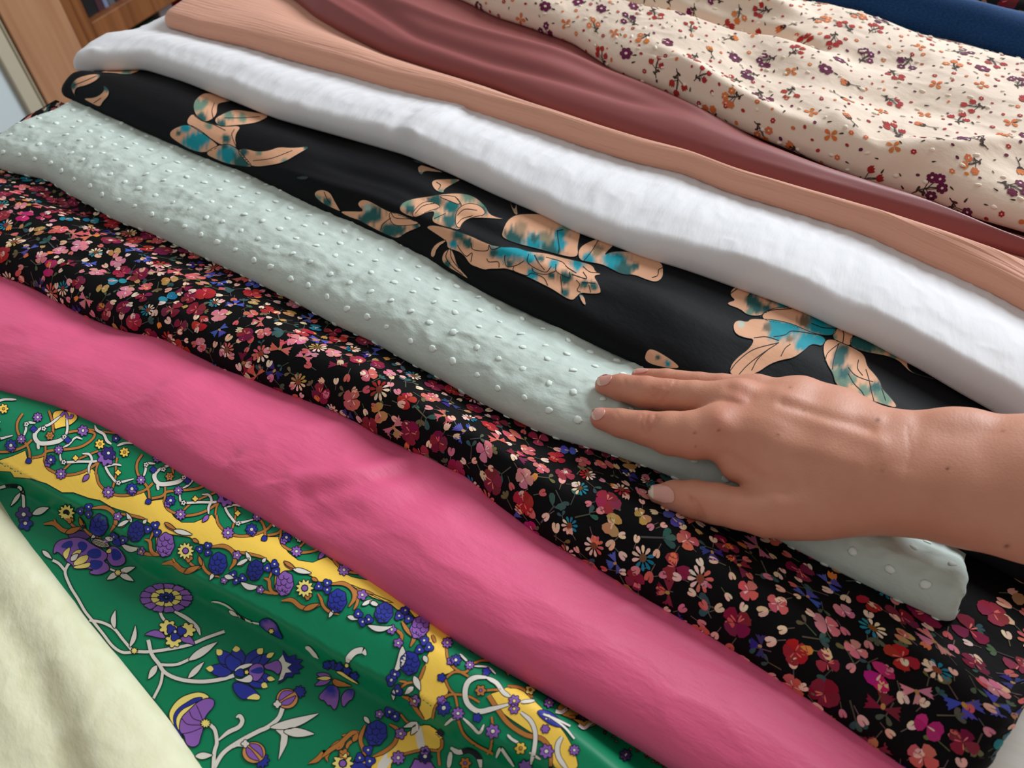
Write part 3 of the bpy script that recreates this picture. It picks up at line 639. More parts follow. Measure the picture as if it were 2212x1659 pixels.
# ------------------------------------------------------------------ printed patterns (flat print lying on the cloth) and woven tufts
class Print:
    def __init__(s, fab): s.f = fab; s.ST = []; s.C = []; s.F = []; s.Z = []; s.n = 0
    def _push(s, st, colr, faces, layer):
        st = np.asarray(st, float); n = len(st)
        s.ST.append(st); s.C.append(np.broadcast_to(np.asarray(colr, float), (n, 3))); s.Z.append(np.full(n, layer, float))
        s.F += [tuple(i+s.n for i in f_) for f_ in faces]; s.n += n
    def fan(s, st, rgb, layer):             # small star-shaped outline in cloth coordinates
        st = np.asarray(st, float); n = len(st)
        s._push(np.vstack([st, st.mean(0)]), lin(rgb), [(i, (i+1) % n, n) for i in range(n)], layer)
    def px(s, pts, rgb, layer, sm=2, step=9, grow=0.0, spots=None):   # outline given in photo pixels
        p = smooth_loop(pts, sm) if sm else np.array(pts, float)
        if grow:
            a = .5*np.sum(p[:, 0]*np.roll(p[:, 1], -1)-np.roll(p[:, 0], -1)*p[:, 1]); t = np.roll(p, -1, 0)-np.roll(p, 1, 0); t /= np.maximum(np.linalg.norm(t, axis=1, keepdims=True), 1e-9)
            p = p+np.stack([t[:, 1], -t[:, 0]], 1)*grow*np.sign(a)
        v, fs = cdt(p, step); c = np.tile(np.array(lin(rgb)), (len(v), 1))
        if spots:
            for (x, y, r_, rgb2) in spots:
                w_ = np.hypot(v[:, 0]-x, v[:, 1]-y)/r_*(1+.45*vnoise(v[:, 0]*.16, v[:, 1]*.05, int(x) % 91)); w_ = np.clip((1.25-w_)*1.7, 0, 1)[:, None]
                c = c*(1-w_)+np.array(lin(rgb2))*w_
        s._push(np.array([s.f.pick(*q) for q in v]), c, fs, layer)
    def shape(s, pts, rgb, layer, ol=1.6, **k):       # filled outline with a dark contour
        if ol: s.ring(pts, ol, layer, k.get('sm', 2))
        s.px(pts, rgb, layer, **k)
    def ring(s, pts, ol, layer, sm=2, rgb=None):      # dark contour line around an outline
        p = smooth_loop(pts, sm) if sm else np.array(pts, float)
        if len(p) > 60: pass
        seg = np.linalg.norm(np.roll(p, -1, 0)-p, axis=1); q = []
        for k in range(len(p)):
            n = max(1, int(seg[k]/7)); q += [p[k]+(p[(k+1) % len(p)]-p[k])*i/n for i in range(n)]
        p = np.array(q); a = .5*np.sum(p[:, 0]*np.roll(p[:, 1], -1)-np.roll(p[:, 0], -1)*p[:, 1]); t = np.roll(p, -1, 0)-np.roll(p, 1, 0); t /= np.maximum(np.linalg.norm(t, axis=1, keepdims=True), 1e-9)
        n = np.stack([t[:, 1], -t[:, 0]], 1)*np.sign(a); m = len(p)
        st = np.array([s.f.pick(*v) for v in np.vstack([p+n*ol, p-n*.4])])
        s._push(st, lin(rgb or OUT), [(i, (i+1) % m, m+(i+1) % m, m+i) for i in range(m)], layer+.4)
    def stroke(s, pts, w, rgb, layer, ol=1.5, taper=(1, 1), sm=True):
        p = np.array(pts, float)
        if sm and len(p) > 2:
            t = np.arange(len(p)); tt = np.linspace(0, len(p)-1, (len(p)-1)*max(6, int(np.linalg.norm(np.diff(p, axis=0), axis=1).max()/5))+1); i = np.clip(tt.astype(int), 0, len(p)-2); f = (tt-i)[:, None]
            q = np.vstack([2*p[0]-p[1], p, 2*p[-1]-p[-2]]); a, b_, c, d = q[i], q[i+1], q[i+2], q[i+3]
            p = .5*(2*b_+(c-a)*f+(2*a-5*b_+4*c-d)*f**2+(3*b_-a-3*c+d)*f**3)
        else:
            tt = np.linspace(0, len(p)-1, (len(p)-1)*4+1); p = np.stack([np.interp(tt, np.arange(len(p)), p[:, k]) for k in (0, 1)], 1)
        d = np.gradient(p, axis=0); d /= np.maximum(np.linalg.norm(d, axis=1, keepdims=True), 1e-9); n = np.stack([-d[:, 1], d[:, 0]], 1)
        u = np.linspace(0, 1, len(p)); ww = w*.5*np.minimum(1, np.minimum(taper[0]+u*3, taper[1]+(1-u)*3)) if min(taper) < 1 else np.full(len(p), w*.5)
        for (e, c_, ly) in ((ol, OUT, layer-.5), (0, rgb, layer)):
            if e == 0 and ly < layer: continue
            A_ = p+n*(ww+e)[:, None]; B_ = p-n*(ww+e)[:, None]; m = len(p)
            st = np.array([s.f.pick(*q) for q in np.vstack([A_, B_])])
            s._push(st, lin(c_), [(i, i+1, m+i+1, m+i) for i in range(m-1)], ly)
    def leaf(s, a, b_, w, rgb, layer, ol=1.4, bend=0):
        a = np.array(a, float); b_ = np.array(b_, float); d = b_-a; n = np.array([-d[1], d[0]])/np.hypot(*d)
        t = np.linspace(0, 1, 8); prof = np.sin(np.pi*t**.8)*.5*w; c = a+d*t[:, None]+n*(bend*np.sin(np.pi*t))[:, None]
        s.shape(np.vstack([c+n*prof[:, None], (c-n*prof[:, None])[::-1][1:-1]]), rgb, layer, ol, sm=1, step=7)
    def blossom(s, x, y, r_, rgb, layer, n=6, cen=(225, 220, 225), pointy=False, ol=1.4, rot=0.0, sq=1.0, inner=.35):
        k = n*4; a = np.linspace(0, 2*np.pi, k, endpoint=False); ph = a*n
        rad = r_*((.62+.38*np.abs(np.cos(ph/2))**(1.6 if pointy else .7)))
        pts = np.stack([x+rad*np.cos(a+rot), y+sq*rad*np.sin(a+rot)], 1)
        if ol: s.ring(pts, ol, layer, 1)
        s.px(pts, rgb, layer, sm=1, step=12)
        if cen:
            c8 = np.linspace(0, 2*np.pi, 8, endpoint=False)
            s.px(np.stack([x+r_*inner*np.cos(c8), y+sq*r_*inner*np.sin(c8)], 1), OUT, layer+.5, sm=0, step=30); s.px(np.stack([x+r_*inner*.7*np.cos(c8), y+sq*r_*inner*.7*np.sin(c8)], 1), cen, layer+1, sm=0, step=30)
    def build(s, mat, name='printed_pattern', base=.00022, lay=.00005):
        ST = np.vstack(s.ST); C = np.vstack(s.C); Z = np.concatenate(s.Z)
        P, Nn = [], []
        for k in range(0, len(ST), 20000):
            p, n = s.f.surf(ST[k:k+20000]); P.append(p); Nn.append(n)
        P = np.vstack(P); Nn = np.vstack(Nn); V = P+Nn*(base+lay*Z)[:, None]-s.f.org
        tri = np.array([f_[:3] for f_ in s.F]); gn = np.cross(V[tri[:, 1]]-V[tri[:, 0]], V[tri[:, 2]]-V[tri[:, 0]]); bad = (gn*Nn[tri[:, 0]]).sum(1) < 0
        s.F = [f_[::-1] if bd else f_ for f_, bd in zip(s.F, bad)]
        me = bpy.data.meshes.new(name); me.from_pydata(V.tolist(), [], s.F)
        me.update(); 
        a = me.color_attributes.new('Col', 'FLOAT_COLOR', 'POINT'); a.data.foreach_set('color', np.hstack([C, np.ones((len(C), 1))]).astype(np.float32).ravel())
        uvl = me.uv_layers.new(name='UVMap'); li = np.zeros(len(me.loops), np.int32); me.loops.foreach_get('vertex_index', li)
        uvl.data.foreach_set('uv', ST[li].astype(np.float32).ravel())
        me.polygons.foreach_set('use_smooth', [True]*len(me.polygons))
        me.normals_split_custom_set_from_vertices(Nn.tolist())
        o = link(name, me, mat, s.f.ob); o['kind'] = 'stuff'; return o
OUT = (14, 14, 26)
def print_mat(name, rough, spec, wr, wr_d, weave=1600): return fabric_mat(name, (128, 128, 128), rough, .0, wr=wr, wr_d=wr_d, weave=weave, weave_d=.00003, spec=spec, attr=True)
def Zm(ox, oy, s_): return lambda pts: [(ox+x/s_, oy+y/s_) for x, y in pts]
rnd = random.Random(5)

# ---- black fabric with large peach and teal flowers
tp = Print(FAB['teal'])
PE, TD, TB, TG = (218, 164, 130), (34, 86, 84), (10, 140, 154), (104, 132, 112)
def TP(z, pts, spots=(), layer=1, rgb=PE, sm=2):
    tp.px(z(pts), rgb, layer, sm=sm, step=4.5, spots=[(*z([(x, y)])[0], r_*1.05, c) for x, y, r_, c in spots])
    tp.ring(z(pts), .9, layer+.6, sm, (34, 40, 38))
def TL(z, *lines, w=1.3, rgb=(40, 34, 30)):
    for l in lines: tp.stroke(z(l), w, rgb, 5.5, ol=0)
z = Zm(100, 120, 3.687)
TP(z, [(195,240),(240,180),(350,150),(445,150),(400,200),(320,240),(240,255),(225,300),(240,330),(215,300)], [(210,240,9,TD),(430,155,7,TD),(230,320,6,TD)])
TP(z, [(455,240),(500,270),(500,320),(450,370),(430,412),(360,380),(290,340),(380,340),(440,310),(465,270)], [(480,260,9,TD)])
TP(z, [(410,135),(520,120),(600,80),(700,70),(790,90),(730,130),(650,155),(540,140)], [(640,145,10,TG),(780,95,9,TD)])
TP(z, [(40,190),(55,250),(85,290),(130,298),(75,300),(45,250)], sm=1)
TP(z, [(1180,460),(1170,380),(1220,320),(1280,295),(1400,330),(1500,360),(1380,380),(1360,400),(1360,470),(1310,520),(1240,530)], [(1200,400,14,TG),(1240,500,12,TD),(1260,380,8,TG),(1480,355,9,TG)])
TP(z, [(1130,500),(1170,460),(1250,530),(1330,550),(1430,570),(1560,560),(1500,640),(1520,740),(1480,720),(1400,720),(1280,640),(1150,560),(1120,540)], [(1300,560,8,TG),(1430,660,10,TD)])
TP(z, [(1330,510),(1420,460),(1500,430),(1620,450),(1790,475),(1700,530),(1600,550),(1480,560),(1380,570)], [(1450,480,11,TG),(1400,550,10,TD),(1560,500,9,TG)], layer=2)
TP(z, [(980,640),(1000,590),(1120,545),(1220,590),(1330,680),(1380,730),(1280,770),(1220,770),(1130,740),(1050,690)], [(1110,575,12,TB),(1180,690,22,TB),(1260,650,16,TB),(1060,620,5,TD)], layer=2)
TP(z, [(1265,780),(1340,730),(1440,700),(1520,740),(1600,830),(1650,890),(1560,880),(1440,860),(1340,820)], [(1450,790,22,TB),(1560,860,20,TD),(1420,720,7,TD)], layer=3)
TP(z, [(1520,760),(1580,740),(1680,770),(1780,760),(1850,730),(1960,740),(2115,725),(2000,790),(1900,850),(1800,875),(1640,890),(1580,830)], [(1570,770,9,TD),(1700,780,6,TG),(2080,735,9,TD),(1900,850,7,TG)], layer=3)
TL(z, [(1180,480),(1240,520),(1330,550),(1430,600)], [(1250,620),(1330,680),(1400,720)], [(1340,380),(1320,440),(1330,500)], [(1650,840),(1800,820),(1960,760)], [(220,240),(320,200),(400,165)], [(380,380),(440,340)], [(1500,590),(1480,640),(1520,740)], [(1420,500),(1560,500),(1700,490)])
TP(z, [(1980,975),(2050,960),(2095,970),(2060,990)], rgb=(50, 70, 64), sm=1)
z = Zm(660, 340, 4.424)
TP(z, [(80,360),(110,315),(180,310),(240,340),(270,400),(320,490),(340,520),(250,480),(150,430)], [(120,400,9,TG),(210,430,10,TD)])
TP(z, [(490,450),(540,400),(620,420),(720,480),(800,520),(1000,590),(1120,650),(1060,680),(960,720),(880,780),(760,730),(620,660),(520,600),(420,570),(320,515),(440,515),(570,520)], [(640,540,20,TD),(600,480,8,(150, 176, 168)),(560,600,11,TD),(800,700,17,TD),(900,690,13,TD),(1060,655,9,TD)])
TP(z, [(800,520),(900,540),(1030,600),(1100,635),(950,655),(850,650),(810,600)], layer=2)
TP(z, [(890,500),(930,430),(1040,395),(1160,380),(1330,350),(1500,345),(1620,380),(1720,470),(1750,540),(1820,575),(1920,595),(1700,580),(1560,580),(1500,630),(1470,700),(1400,680),(1280,650),(1200,610),(1240,520),(1180,520),(1060,580),(960,550)], [(960,440,14,TG),(1240,420,16,TD),(1400,470,16,(20, 110, 110)),(1560,370,16,TG),(1700,470,14,TG),(1380,620,16,TD),(1250,560,9,TG),(1000,500,10,TD),(1700,520,9,TD)])
TP(z, [(1100,440),(1200,420),(1310,480),(1180,510),(1060,580),(1010,550)], layer=2)
TP(z, [(1440,520),(1500,460),(1580,440),(1680,470),(1730,550),(1600,570),(1500,620),(1470,690),(1430,640)], layer=2)
TP(z, [(1260,370),(1400,370),(1460,400),(1480,460),(1380,420)], layer=2)
TP(z, [(1200,250),(1230,215),(1340,210),(1500,210),(1400,260),(1320,310),(1320,345),(1240,320)], [(1290,335,8,TG),(1420,225,8,TG)])
TP(z, [(1065,110),(1100,75),(1140,85),(1340,150),(1240,140),(1130,130),(1105,180)], [(1100,170,8,TD)], rgb=(190, 148, 118))
TP(z, [(1010,25),(1100,40),(1180,70),(1080,60)], rgb=(60, 84, 76), sm=1)
TP(z, [(1950,410),(1975,480),(2000,500),(2015,440),(2020,500),(2030,550),(2000,550),(1970,490)], rgb=(170, 140, 112), sm=1)
TL(z, [(820,530),(860,580),(1000,590)], [(720,700),(740,640),(820,580)], [(1450,560),(1520,500),(1640,510)], [(1450,640),(1500,590),(1600,560)], [(1250,240),(1290,270),(1270,310)], [(1050,540),(1120,470),(1240,440)], [(1430,380),(1480,440),(1490,470)], [(180,330),(210,400),(240,440)], [(1230,590),(1340,540)])
z = Zm(920, 420, 4.096)
TP(z, [(670,380),(680,320),(720,230),(800,180),(920,175),(1060,180),(1180,240),(1220,270),(1330,310),(1370,340),(1340,460),(1350,540),(1300,560),(1200,540),(1060,500),(940,470),(860,450),(760,420)], [(780,390,22,TD),(960,440,22,TB),(960,390,9,TD),(1110,480,22,TD),(1190,350,14,TB),(1190,440,13,TB),(1060,380,13,(130, 120, 96)),(840,300,14,(150, 122, 96)),(1240,300,9,TG)])
TP(z, [(1350,480),(1440,420),(1560,385),(1680,435),(1600,510),(1580,540),(1640,510),(1760,505),(1880,530),(1980,580),(2080,600),(2100,660),(2095,740),(2040,780),(1960,760),(1840,710),(1740,710),(1640,660),(1560,620),(1440,600),(1350,580)], [(1680,610,26,TB),(1620,580,12,TB),(1750,660,18,TD),(1440,570,14,TB),(1520,500,13,(140, 116, 90)),(1840,640,9,TD)])
TP(z, [(0,290),(60,270),(200,300),(400,370),(500,420),(640,470),(800,470),(900,510),(1060,520),(1200,560),(1380,600),(1480,630),(1500,690),(1560,710),(1480,720),(1520,780),(1550,850),(1540,880),(1440,880),(1370,870),(1330,910),(1300,940),(1240,920),(1120,840),(1000,780),(880,720),(720,655),(640,660),(560,660),(520,670),(440,640),(390,620),(340,540),(280,500),(190,480),(190,420),(150,390),(60,330)], [(700,480,24,TB),(830,500,20,TB),(920,570,13,TB),(940,710,13,TB),(1130,620,11,TB),(1340,620,13,TB),(1240,740,14,TD),(250,440,9,TB),(370,430,11,TD),(600,520,9,TD),(300,350,15,TD),(1110,720,8,TD),(1490,810,9,TD),(1230,870,10,TD),(1400,800,8,TD),(740,620,8,TD),(1010,570,8,TD)])
TP(z, [(1350,880),(1400,900),(1420,990),(1380,960)], [(1370,890,5,TB)], layer=2, sm=1)
TP(z, [(40,540),(60,470),(120,420),(200,400),(100,470),(75,560)], sm=1)
TP(z, [(140,580),(160,510),(220,480),(250,530),(280,640),(400,760),(300,700),(180,630)], [(190,620,8,TD)], layer=2)
TL(z, [(1160,320),(1170,400),(1180,480),(1170,530)], [(1160,325),(1215,315)], [(1400,590),(1470,500),(1530,400)], [(2100,650),(2060,670),(2050,720),(2000,740)], [(700,540),(700,590),(720,640),(800,630),(870,590)], [(910,530),(900,600),(960,650),(1060,690),(1110,640)], [(960,540),(1000,610),(1050,670)], [(780,640),(780,680),(890,720),(940,700),(1040,740),(1080,810)], [(940,650),(960,690),(1060,710),(1150,680)], [(1150,620),(1160,690),(1270,740),(1270,690)], [(1190,720),(1200,800),(1210,870)], [(1290,710),(1420,750),(1390,690)], [(1330,760),(1360,800),(1340,850),(1370,870)], [(1440,800),(1460,870)], [(1380,780),(1500,790)], [(1060,560),(1200,600),(1250,650),(1330,700)], [(1390,640),(1450,690),(1540,700)], [(400,430),(420,490),(540,500),(560,450)], [(560,450),(590,490),(680,460)], [(280,450),(310,500),(360,550),(410,520),(400,600)], [(540,570),(560,600),(640,600),(650,650)], [(200,490),(180,560),(240,640),(330,710)], [(220,480),(230,570),(300,660)], w=1.5)
z = Zm(1560, 600, 4.424)
TP(z, [(70,170),(100,100),(170,85),(300,120),(430,150),(540,210),(650,250),(680,290),(560,290),(440,320),(360,370),(240,360),(170,300),(50,260),(60,235),(130,220)], [(280,220,15,TD),(330,280,15,TD),(600,250,18,TB),(480,190,12,TD),(420,310,11,TD),(260,340,8,TG)])
TP(z, [(370,380),(420,320),(520,290),(680,280),(800,330),(950,400),(1090,470),(1080,540),(1000,560),(860,530),(700,470),(560,430),(440,420)], [(900,450,24,TB),(1010,520,17,TB),(780,420,13,(110, 90, 70)),(1080,490,8,TB)], layer=2)
TP(z, [(100,450),(150,405),(240,430),(270,395),(380,400),(520,410),(680,450),(850,530),(1000,580),(950,660),(900,640),(840,640),(780,700),(680,770),(560,790),(450,830),(340,910),(200,955),(70,930),(80,840),(150,760),(260,680),(310,590),(220,580),(120,540)], [(500,470,16,TB),(600,490,22,TB),(520,540,16,TB),(800,610,23,TB),(900,610,17,TB),(950,590,13,TB),(700,470,15,TB),(430,480,9,(110,96,76)),(640,590,7,(120,104,80)),(180,450,8,(180,190,176))], layer=3)
TP(z, [(980,600),(1060,590),(1170,640),(1260,680),(1360,740),(1380,850),(1450,920),(1510,1000),(1520,1060),(1600,1140),(1690,1260),(1500,1200),(1330,1150),(1180,1080),(1080,1020),(1060,920),(1000,830),(960,700)], [(1140,700,15,TD),(1110,800,15,TD),(1090,940,18,TG),(1170,930,16,TD),(1150,1020,12,TG),(1470,1060,15,TD),(1550,1150,18,TG),(1350,1080,12,TG),(1240,980,11,TG)], layer=3)
TP(z, [(1090,480),(1180,500),(1260,520),(1240,580),(1230,650),(1160,640),(1040,580)], [(1060,570,8,TG)], layer=2)
TP(z, [(1230,570),(1330,560),(1460,600),(1600,680),(1780,740),(1800,780),(1760,820),(1780,880),(1860,930),(2000,960),(2130,1000),(1940,950),(1800,910),(1740,850),(1680,790),(1560,745),(1400,720),(1260,680),(1220,640)], [(1290,620,20,TD),(1400,640,20,TD),(1520,670,14,TG),(1620,760,9,TG),(1850,910,12,TG)], layer=2)
TL(z, [(70,900),(150,800),(300,690),(540,625)], [(140,950),(240,840),(380,730),(540,625)], [(280,890),(340,780),(450,680)], [(560,755),(600,680),(650,640)], [(980,800),(1010,720),(1120,630)], [(1050,880),(1070,760),(1110,640)], [(1200,860),(1260,930),(1340,970),(1440,1000)], [(1300,790),(1290,870),(1340,940)], [(1370,880),(1400,980),(1420,1080),(1450,1190)], [(1200,920),(1260,1020),(1330,1090),(1360,1150)], [(1520,1060),(1560,1180)], [(300,580),(420,570),(540,605)], [(490,570),(600,550),(660,515),(800,530),(900,550)], [(80,155),(160,95)], [(240,190),(290,140)], [(1150,630),(1160,540),(1140,490)], [(360,380),(440,320),(660,300)], [(850,440),(960,480),(1080,490)], w=1.7)
z = Zm(740, 555, 2.99)
TP(z, [(1950,680),(1960,610),(2000,590),(2120,660),(2190,720),(2100,720)], [(2100,690,7,TB),(2040,650,5,TD)])
M['teal_print'] = print_mat('peach and teal print', .7, .2, (30, 50), .0008)
FAB['teal'].print = tp.build(M['teal_print'])

# ---- green silk: yellow bands, scrolling border, large flowers
gp = Print(FAB['green'])
YE, WH, PU, BL, BR, LY, GR = (250, 206, 84), (226, 220, 210), (140, 92, 178), (38, 50, 150), (186, 118, 54), (244, 222, 124), (0, 128, 86)
PXZ = lambda p: p
def sh(pts, d): return [(x+d[0], y+d[1]) for x, y in pts]
z1, z2, z3, z4, z5, z6, z7 = Zm(0, 840, 4.148), Zm(350, 1040, 4.148), Zm(750, 1260, 4.158), Zm(80, 1120, 5.185), Zm(300, 1360, 5.267), Zm(620, 1380, 5.821), Zm(1100, 1440, 5.82)
def dot(z, x, y): return z([(x, y)])[0]
band_top = z1([(-40,655),(0,640),(100,610),(230,555),(250,640),(300,620),(400,590),(405,660),(450,740),(540,770),(640,770),(760,740),(830,720),(865,760),(890,850),(950,930),(1050,960),(1180,950),(1290,925),(1335,1010),(1400,1000),(1480,990),(1500,1060),(1560,1150),(1630,1200),(1740,1200),(1860,1150),(1900,1130),(1950,1200)]) + z2([(540,440),(600,490),(700,490),(860,460),(900,440),(940,500),(1060,500),(1080,560),(1130,640),(1220,710),(1350,730),(1480,680),(1560,740),(1640,830),(1700,860),(1850,890),(1960,900),(2074,985)])
band_bot = z1([(-40,728),(0,735),(100,740),(130,790),(250,800),(420,850),(560,930),(660,930),(800,980),(900,1000),(1000,1060),(1130,1100),(1200,1140),(1310,1180),(1400,1250),(1400,1400),(1400,1480),(1440,1490),(1500,1300),(1700,1330),(1790,1390)]) + z2([(450,580),(600,590),(700,640),(850,670),(930,690),(1020,780),(1010,900),(1010,970),(1060,1000),(1100,800),(1200,800),(1340,850),(1400,900),(1550,910),(1700,940),(1800,990),(1900,1030),(2000,1080),(2074,1090)])
gp.shape(band_top + z3([(200,-60),(380,90),(530,150),(700,280),(860,380),(940,450),(885,540),(880,620),(900,700),(960,780),(940,800),(850,830),(880,900),(910,960),(900,1000),(830,1030),(790,1120),(760,1200),(715,1225),(690,1220),(650,1130),(650,1000),(660,850),(700,740),(720,650),(750,600),(700,420),(560,250),(450,240),(390,190),(230,130),(100,60),(20,10)]) + band_bot[::-1], YE, 1, 1.2, sm=0, step=5.5)
gp.shape(z3([(720,1262),(800,1310),(860,1370),(850,1450),(830,1490),(700,1500),(520,1540),(400,1600),(390,1680),(100,1680),(130,1600),(250,1560),(400,1460),(470,1390),(560,1330),(640,1290)]), YE, 1, 1.2, sm=1, step=9)
def unit_upper(d):
    P = lambda pts: sh(z1(pts), d)
    gp.shape(P([(470,210),(560,190),(720,240),(640,330),(530,350),(490,370),(480,290)]), YE, 1.5)
    for w, l in ((5, [(270,640),(265,560),(240,500),(200,460),(160,380),(160,300),(205,225)]), (5, [(290,620),(380,600),(430,560),(540,550),(700,530),(800,480),(850,420),(820,390),(700,380),(600,395)]),
                 (5, [(400,640),(440,720),(560,770),(680,765),(790,725),(900,650)]), (4, [(410,510),(410,590),(400,650)]), (5, [(870,770),(890,850),(960,920),(1060,955),(1180,950),(1300,910),(1370,850)]),
                 (4, [(1050,620),(1040,700),(1040,780),(1010,900)]), (4, [(880,560),(780,600),(650,660),(560,740)]), (5, [(440,200),(470,300),(480,400)]), (4, [(900,640),(870,700),(860,770)]), (4, [(700,360),(830,370),(950,390),(1040,400)])):
        gp.stroke(P(l), w, BR, 2.5, ol=1.2)
    for w, l in ((5, [(215,430),(235,370),(245,310),(320,310)]), (9, [(380,345),(320,400),(320,450),(360,490),(440,490),(530,470),(590,430)]), (5, [(380,345),(450,320),(540,250)]), (5, [(590,430),(605,360),(600,270)]),
                 (5, [(540,570),(550,640),(600,660),(720,655),(840,655),(900,640)]), (5, [(740,585),(800,590),(825,640),(800,700),(800,760)]), (5, [(930,660),(960,730),(1000,790),(1060,840),(1200,810)]),
                 (6, [(850,330),(870,375),(930,410),(960,470),(1000,500)]), (4, [(565,530),(620,500),(680,440),(740,455)]), (4, [(960,700),(1030,680),(1090,690)]), (5, [(1050,515),(1120,490),(1230,490)]), (6, [(340,490),(350,545)])):
        gp.stroke(P(l), w, WH, 3.5, ol=1.3, taper=(.4, .5))
    for x, y in ((575,660), (1065,845), (395,360), (580,435), (240,320)):
        q = P([(x, y)])[0]; gp.blossom(*q, 6, WH, 4, n=5, cen=(60, 60, 60), ol=1.2, inner=.3)
    for x, y, r_, c, n, pt, cen in ((745,380,13,PU,7,1,WH),(195,455,10,PU,8,0,WH),(530,550,10,PU,8,0,WH),(550,765,12,PU,8,0,WH),(975,930,13,PU,8,0,WH),(460,640,12,BL,8,1,WH),(435,672,8,PU,5,0,None),(1185,900,14,BL,8,1,WH),(1190,930,8,PU,5,0,None),(897,500,11,YE,7,0,(200,150,60)),(1117,573,11,YE,7,0,(200,150,60)),(680,625,7,YE,4,1,None),(1060,755,7,YE,4,1,None),(450,425,10,BR,6,1,(190,130,70)),(610,465,8,BL,4,1,None),(305,365,8,BL,4,1,None),(340,260,11,PU,8,1,WH),(1040,450,9,BL,5,1,WH)):
        q = P([(x, y)])[0]; gp.blossom(*q, r_, c, 5, n=n, pointy=bool(pt), cen=cen, ol=1.2)
    q = P([(965,590)])[0]; gp.blossom(q[0]-3, q[1]+6, 21, PU, 5, n=7, pointy=True, cen=None); gp.blossom(q[0]+2, q[1]-2, 16, (44, 34, 110), 6, n=6, pointy=True, cen=WH, inner=.28)
    gp.leaf(*P([(800,770),(745,835)]), 10, PU, 5); gp.leaf(*P([(285,635),(235,665)]), 12, BL, 5)
    gp.stroke(P([(545,250),(580,215),(600,240),(600,265)]), 5, PU, 4, ol=1.2); gp.stroke(P([(600,260),(640,260),(650,230)]), 5, PU, 4, ol=1.2)
for d in ((-261, -94), (0, 0), (258, 88), (508, 168)): unit_upper(d)
def cone(x, y, w, h, rgb, rot=0.0, layer=6):
    a = np.linspace(0, 2*np.pi, 22, endpoint=False); rr = 1+.07*np.cos(7*a)
    c, s_ = math.cos(rot), math.sin(rot)
    X = w*rr*np.cos(a); Y = h*rr*np.sin(a); gp.shape(list(zip(x+c*X-s_*Y, y+s_*X+c*Y)), rgb, layer, 1.5, sm=1, step=10)
    for (u, v) in ((-.45,-.5),(.1,-.62),(.55,-.35),(-.6,0),(-.1,-.1),(.45,.1),(-.35,.42),(.15,.45),(.5,.55),(-.05,.8)):
        U = w*u; Vv = h*v; px_, py_ = x+c*U-s_*Vv, y+s_*U+c*Vv; q = .34*w
        t = np.linspace(.2, 3.4, 6); gp.stroke(list(zip(px_+q*np.cos(t+rot), py_+q*np.sin(t+rot))), 1.3, OUT, layer+1, ol=0, sm=False)
def tre(x, y, r_, layer=6, c=BL): gp.blossom(x, y, r_, c, layer, n=3, cen=WH, rot=rnd.random()*2, inner=.3)
def unit_lower(d, z=z2, part=None):
    P = lambda pts: sh(z(pts), d); q = lambda x, y: P([(x, y)])[0]
    for w, l in ((8, [(440,590),(560,585),(640,640),(655,720),(610,790)]), (6, [(330,670),(360,720),(380,780),(430,830),(520,860)]), (9, [(10,735),(100,730),(180,790),(260,800),(350,770)]), (5, [(700,760),(740,730),(760,690)]), (5, [(680,640),(760,650),(850,670),(920,690)]),
                 (7, [(915,870),(960,890),(970,960),(1000,1000),(1060,1010)]), (6, [(870,980),(920,990),(990,1010)]), (7, [(1100,740),(1150,770),(1200,790)]), (4, [(100,690),(120,730)]), (5, [(240,690),(260,740),(310,770)]), (4, [(960,880),(985,820),(1000,780)])):
        gp.stroke(P(l), w, BR, 5, ol=1.3, taper=(.35, .35))
    gp.leaf(q(200,820), q(350,760), 12, BR, 5); gp.leaf(q(360,760), q(330,660), 8, BR, 5)
    gp.blossom(*q(240,690), 10, BR, 5.2, n=4, cen=None)
    gp.blossom(*q(215,625), 19, LY, 6, n=11, cen=PU, pointy=True, inner=.42)
    for x, y, r_ in ((340,610,9),(415,580,9),(415,640,9),(945,780,10),(1010,745,10),(1025,810,10),(640,840,10),(670,890,10),(725,870,10)): tre(*q(x, y), r_)
    cone(*q(505,740), 19, 24, BL, .2); cone(*q(838,800), 17, 22, (30, 38, 126), .25); cone(*q(1100,920), 19, 26, PU, .15)
    for x, y, r_ in ((675,665,10),(560,890,8),(885,972,9)): gp.blossom(*q(x, y), r_, PU, 5.5, n=5, cen=WH)
    gp.leaf(q(800,720), q(750,630), 9, WH, 6); gp.leaf(q(670,755), q(790,690), 9, WH, 6); gp.leaf(q(560,850), q(650,870), 11, WH, 6.5); gp.leaf(q(705,905), q(890,940), 13, WH, 5.5, bend=7); gp.leaf(q(470,820), q(430,890), 8, WH, 6)
    gp.leaf(q(1170,790), q(1345,830), 11, WH, 6); gp.leaf(q(1090,720), q(1200,790), 8, BR, 5.5); gp.leaf(q(900,730), q(935,690), 8, WH, 6); gp.leaf(q(1340,870), q(1400,900), 8, BR, 5.5)
for d in ((-257, -84), (0, 0), ): unit_lower(d)
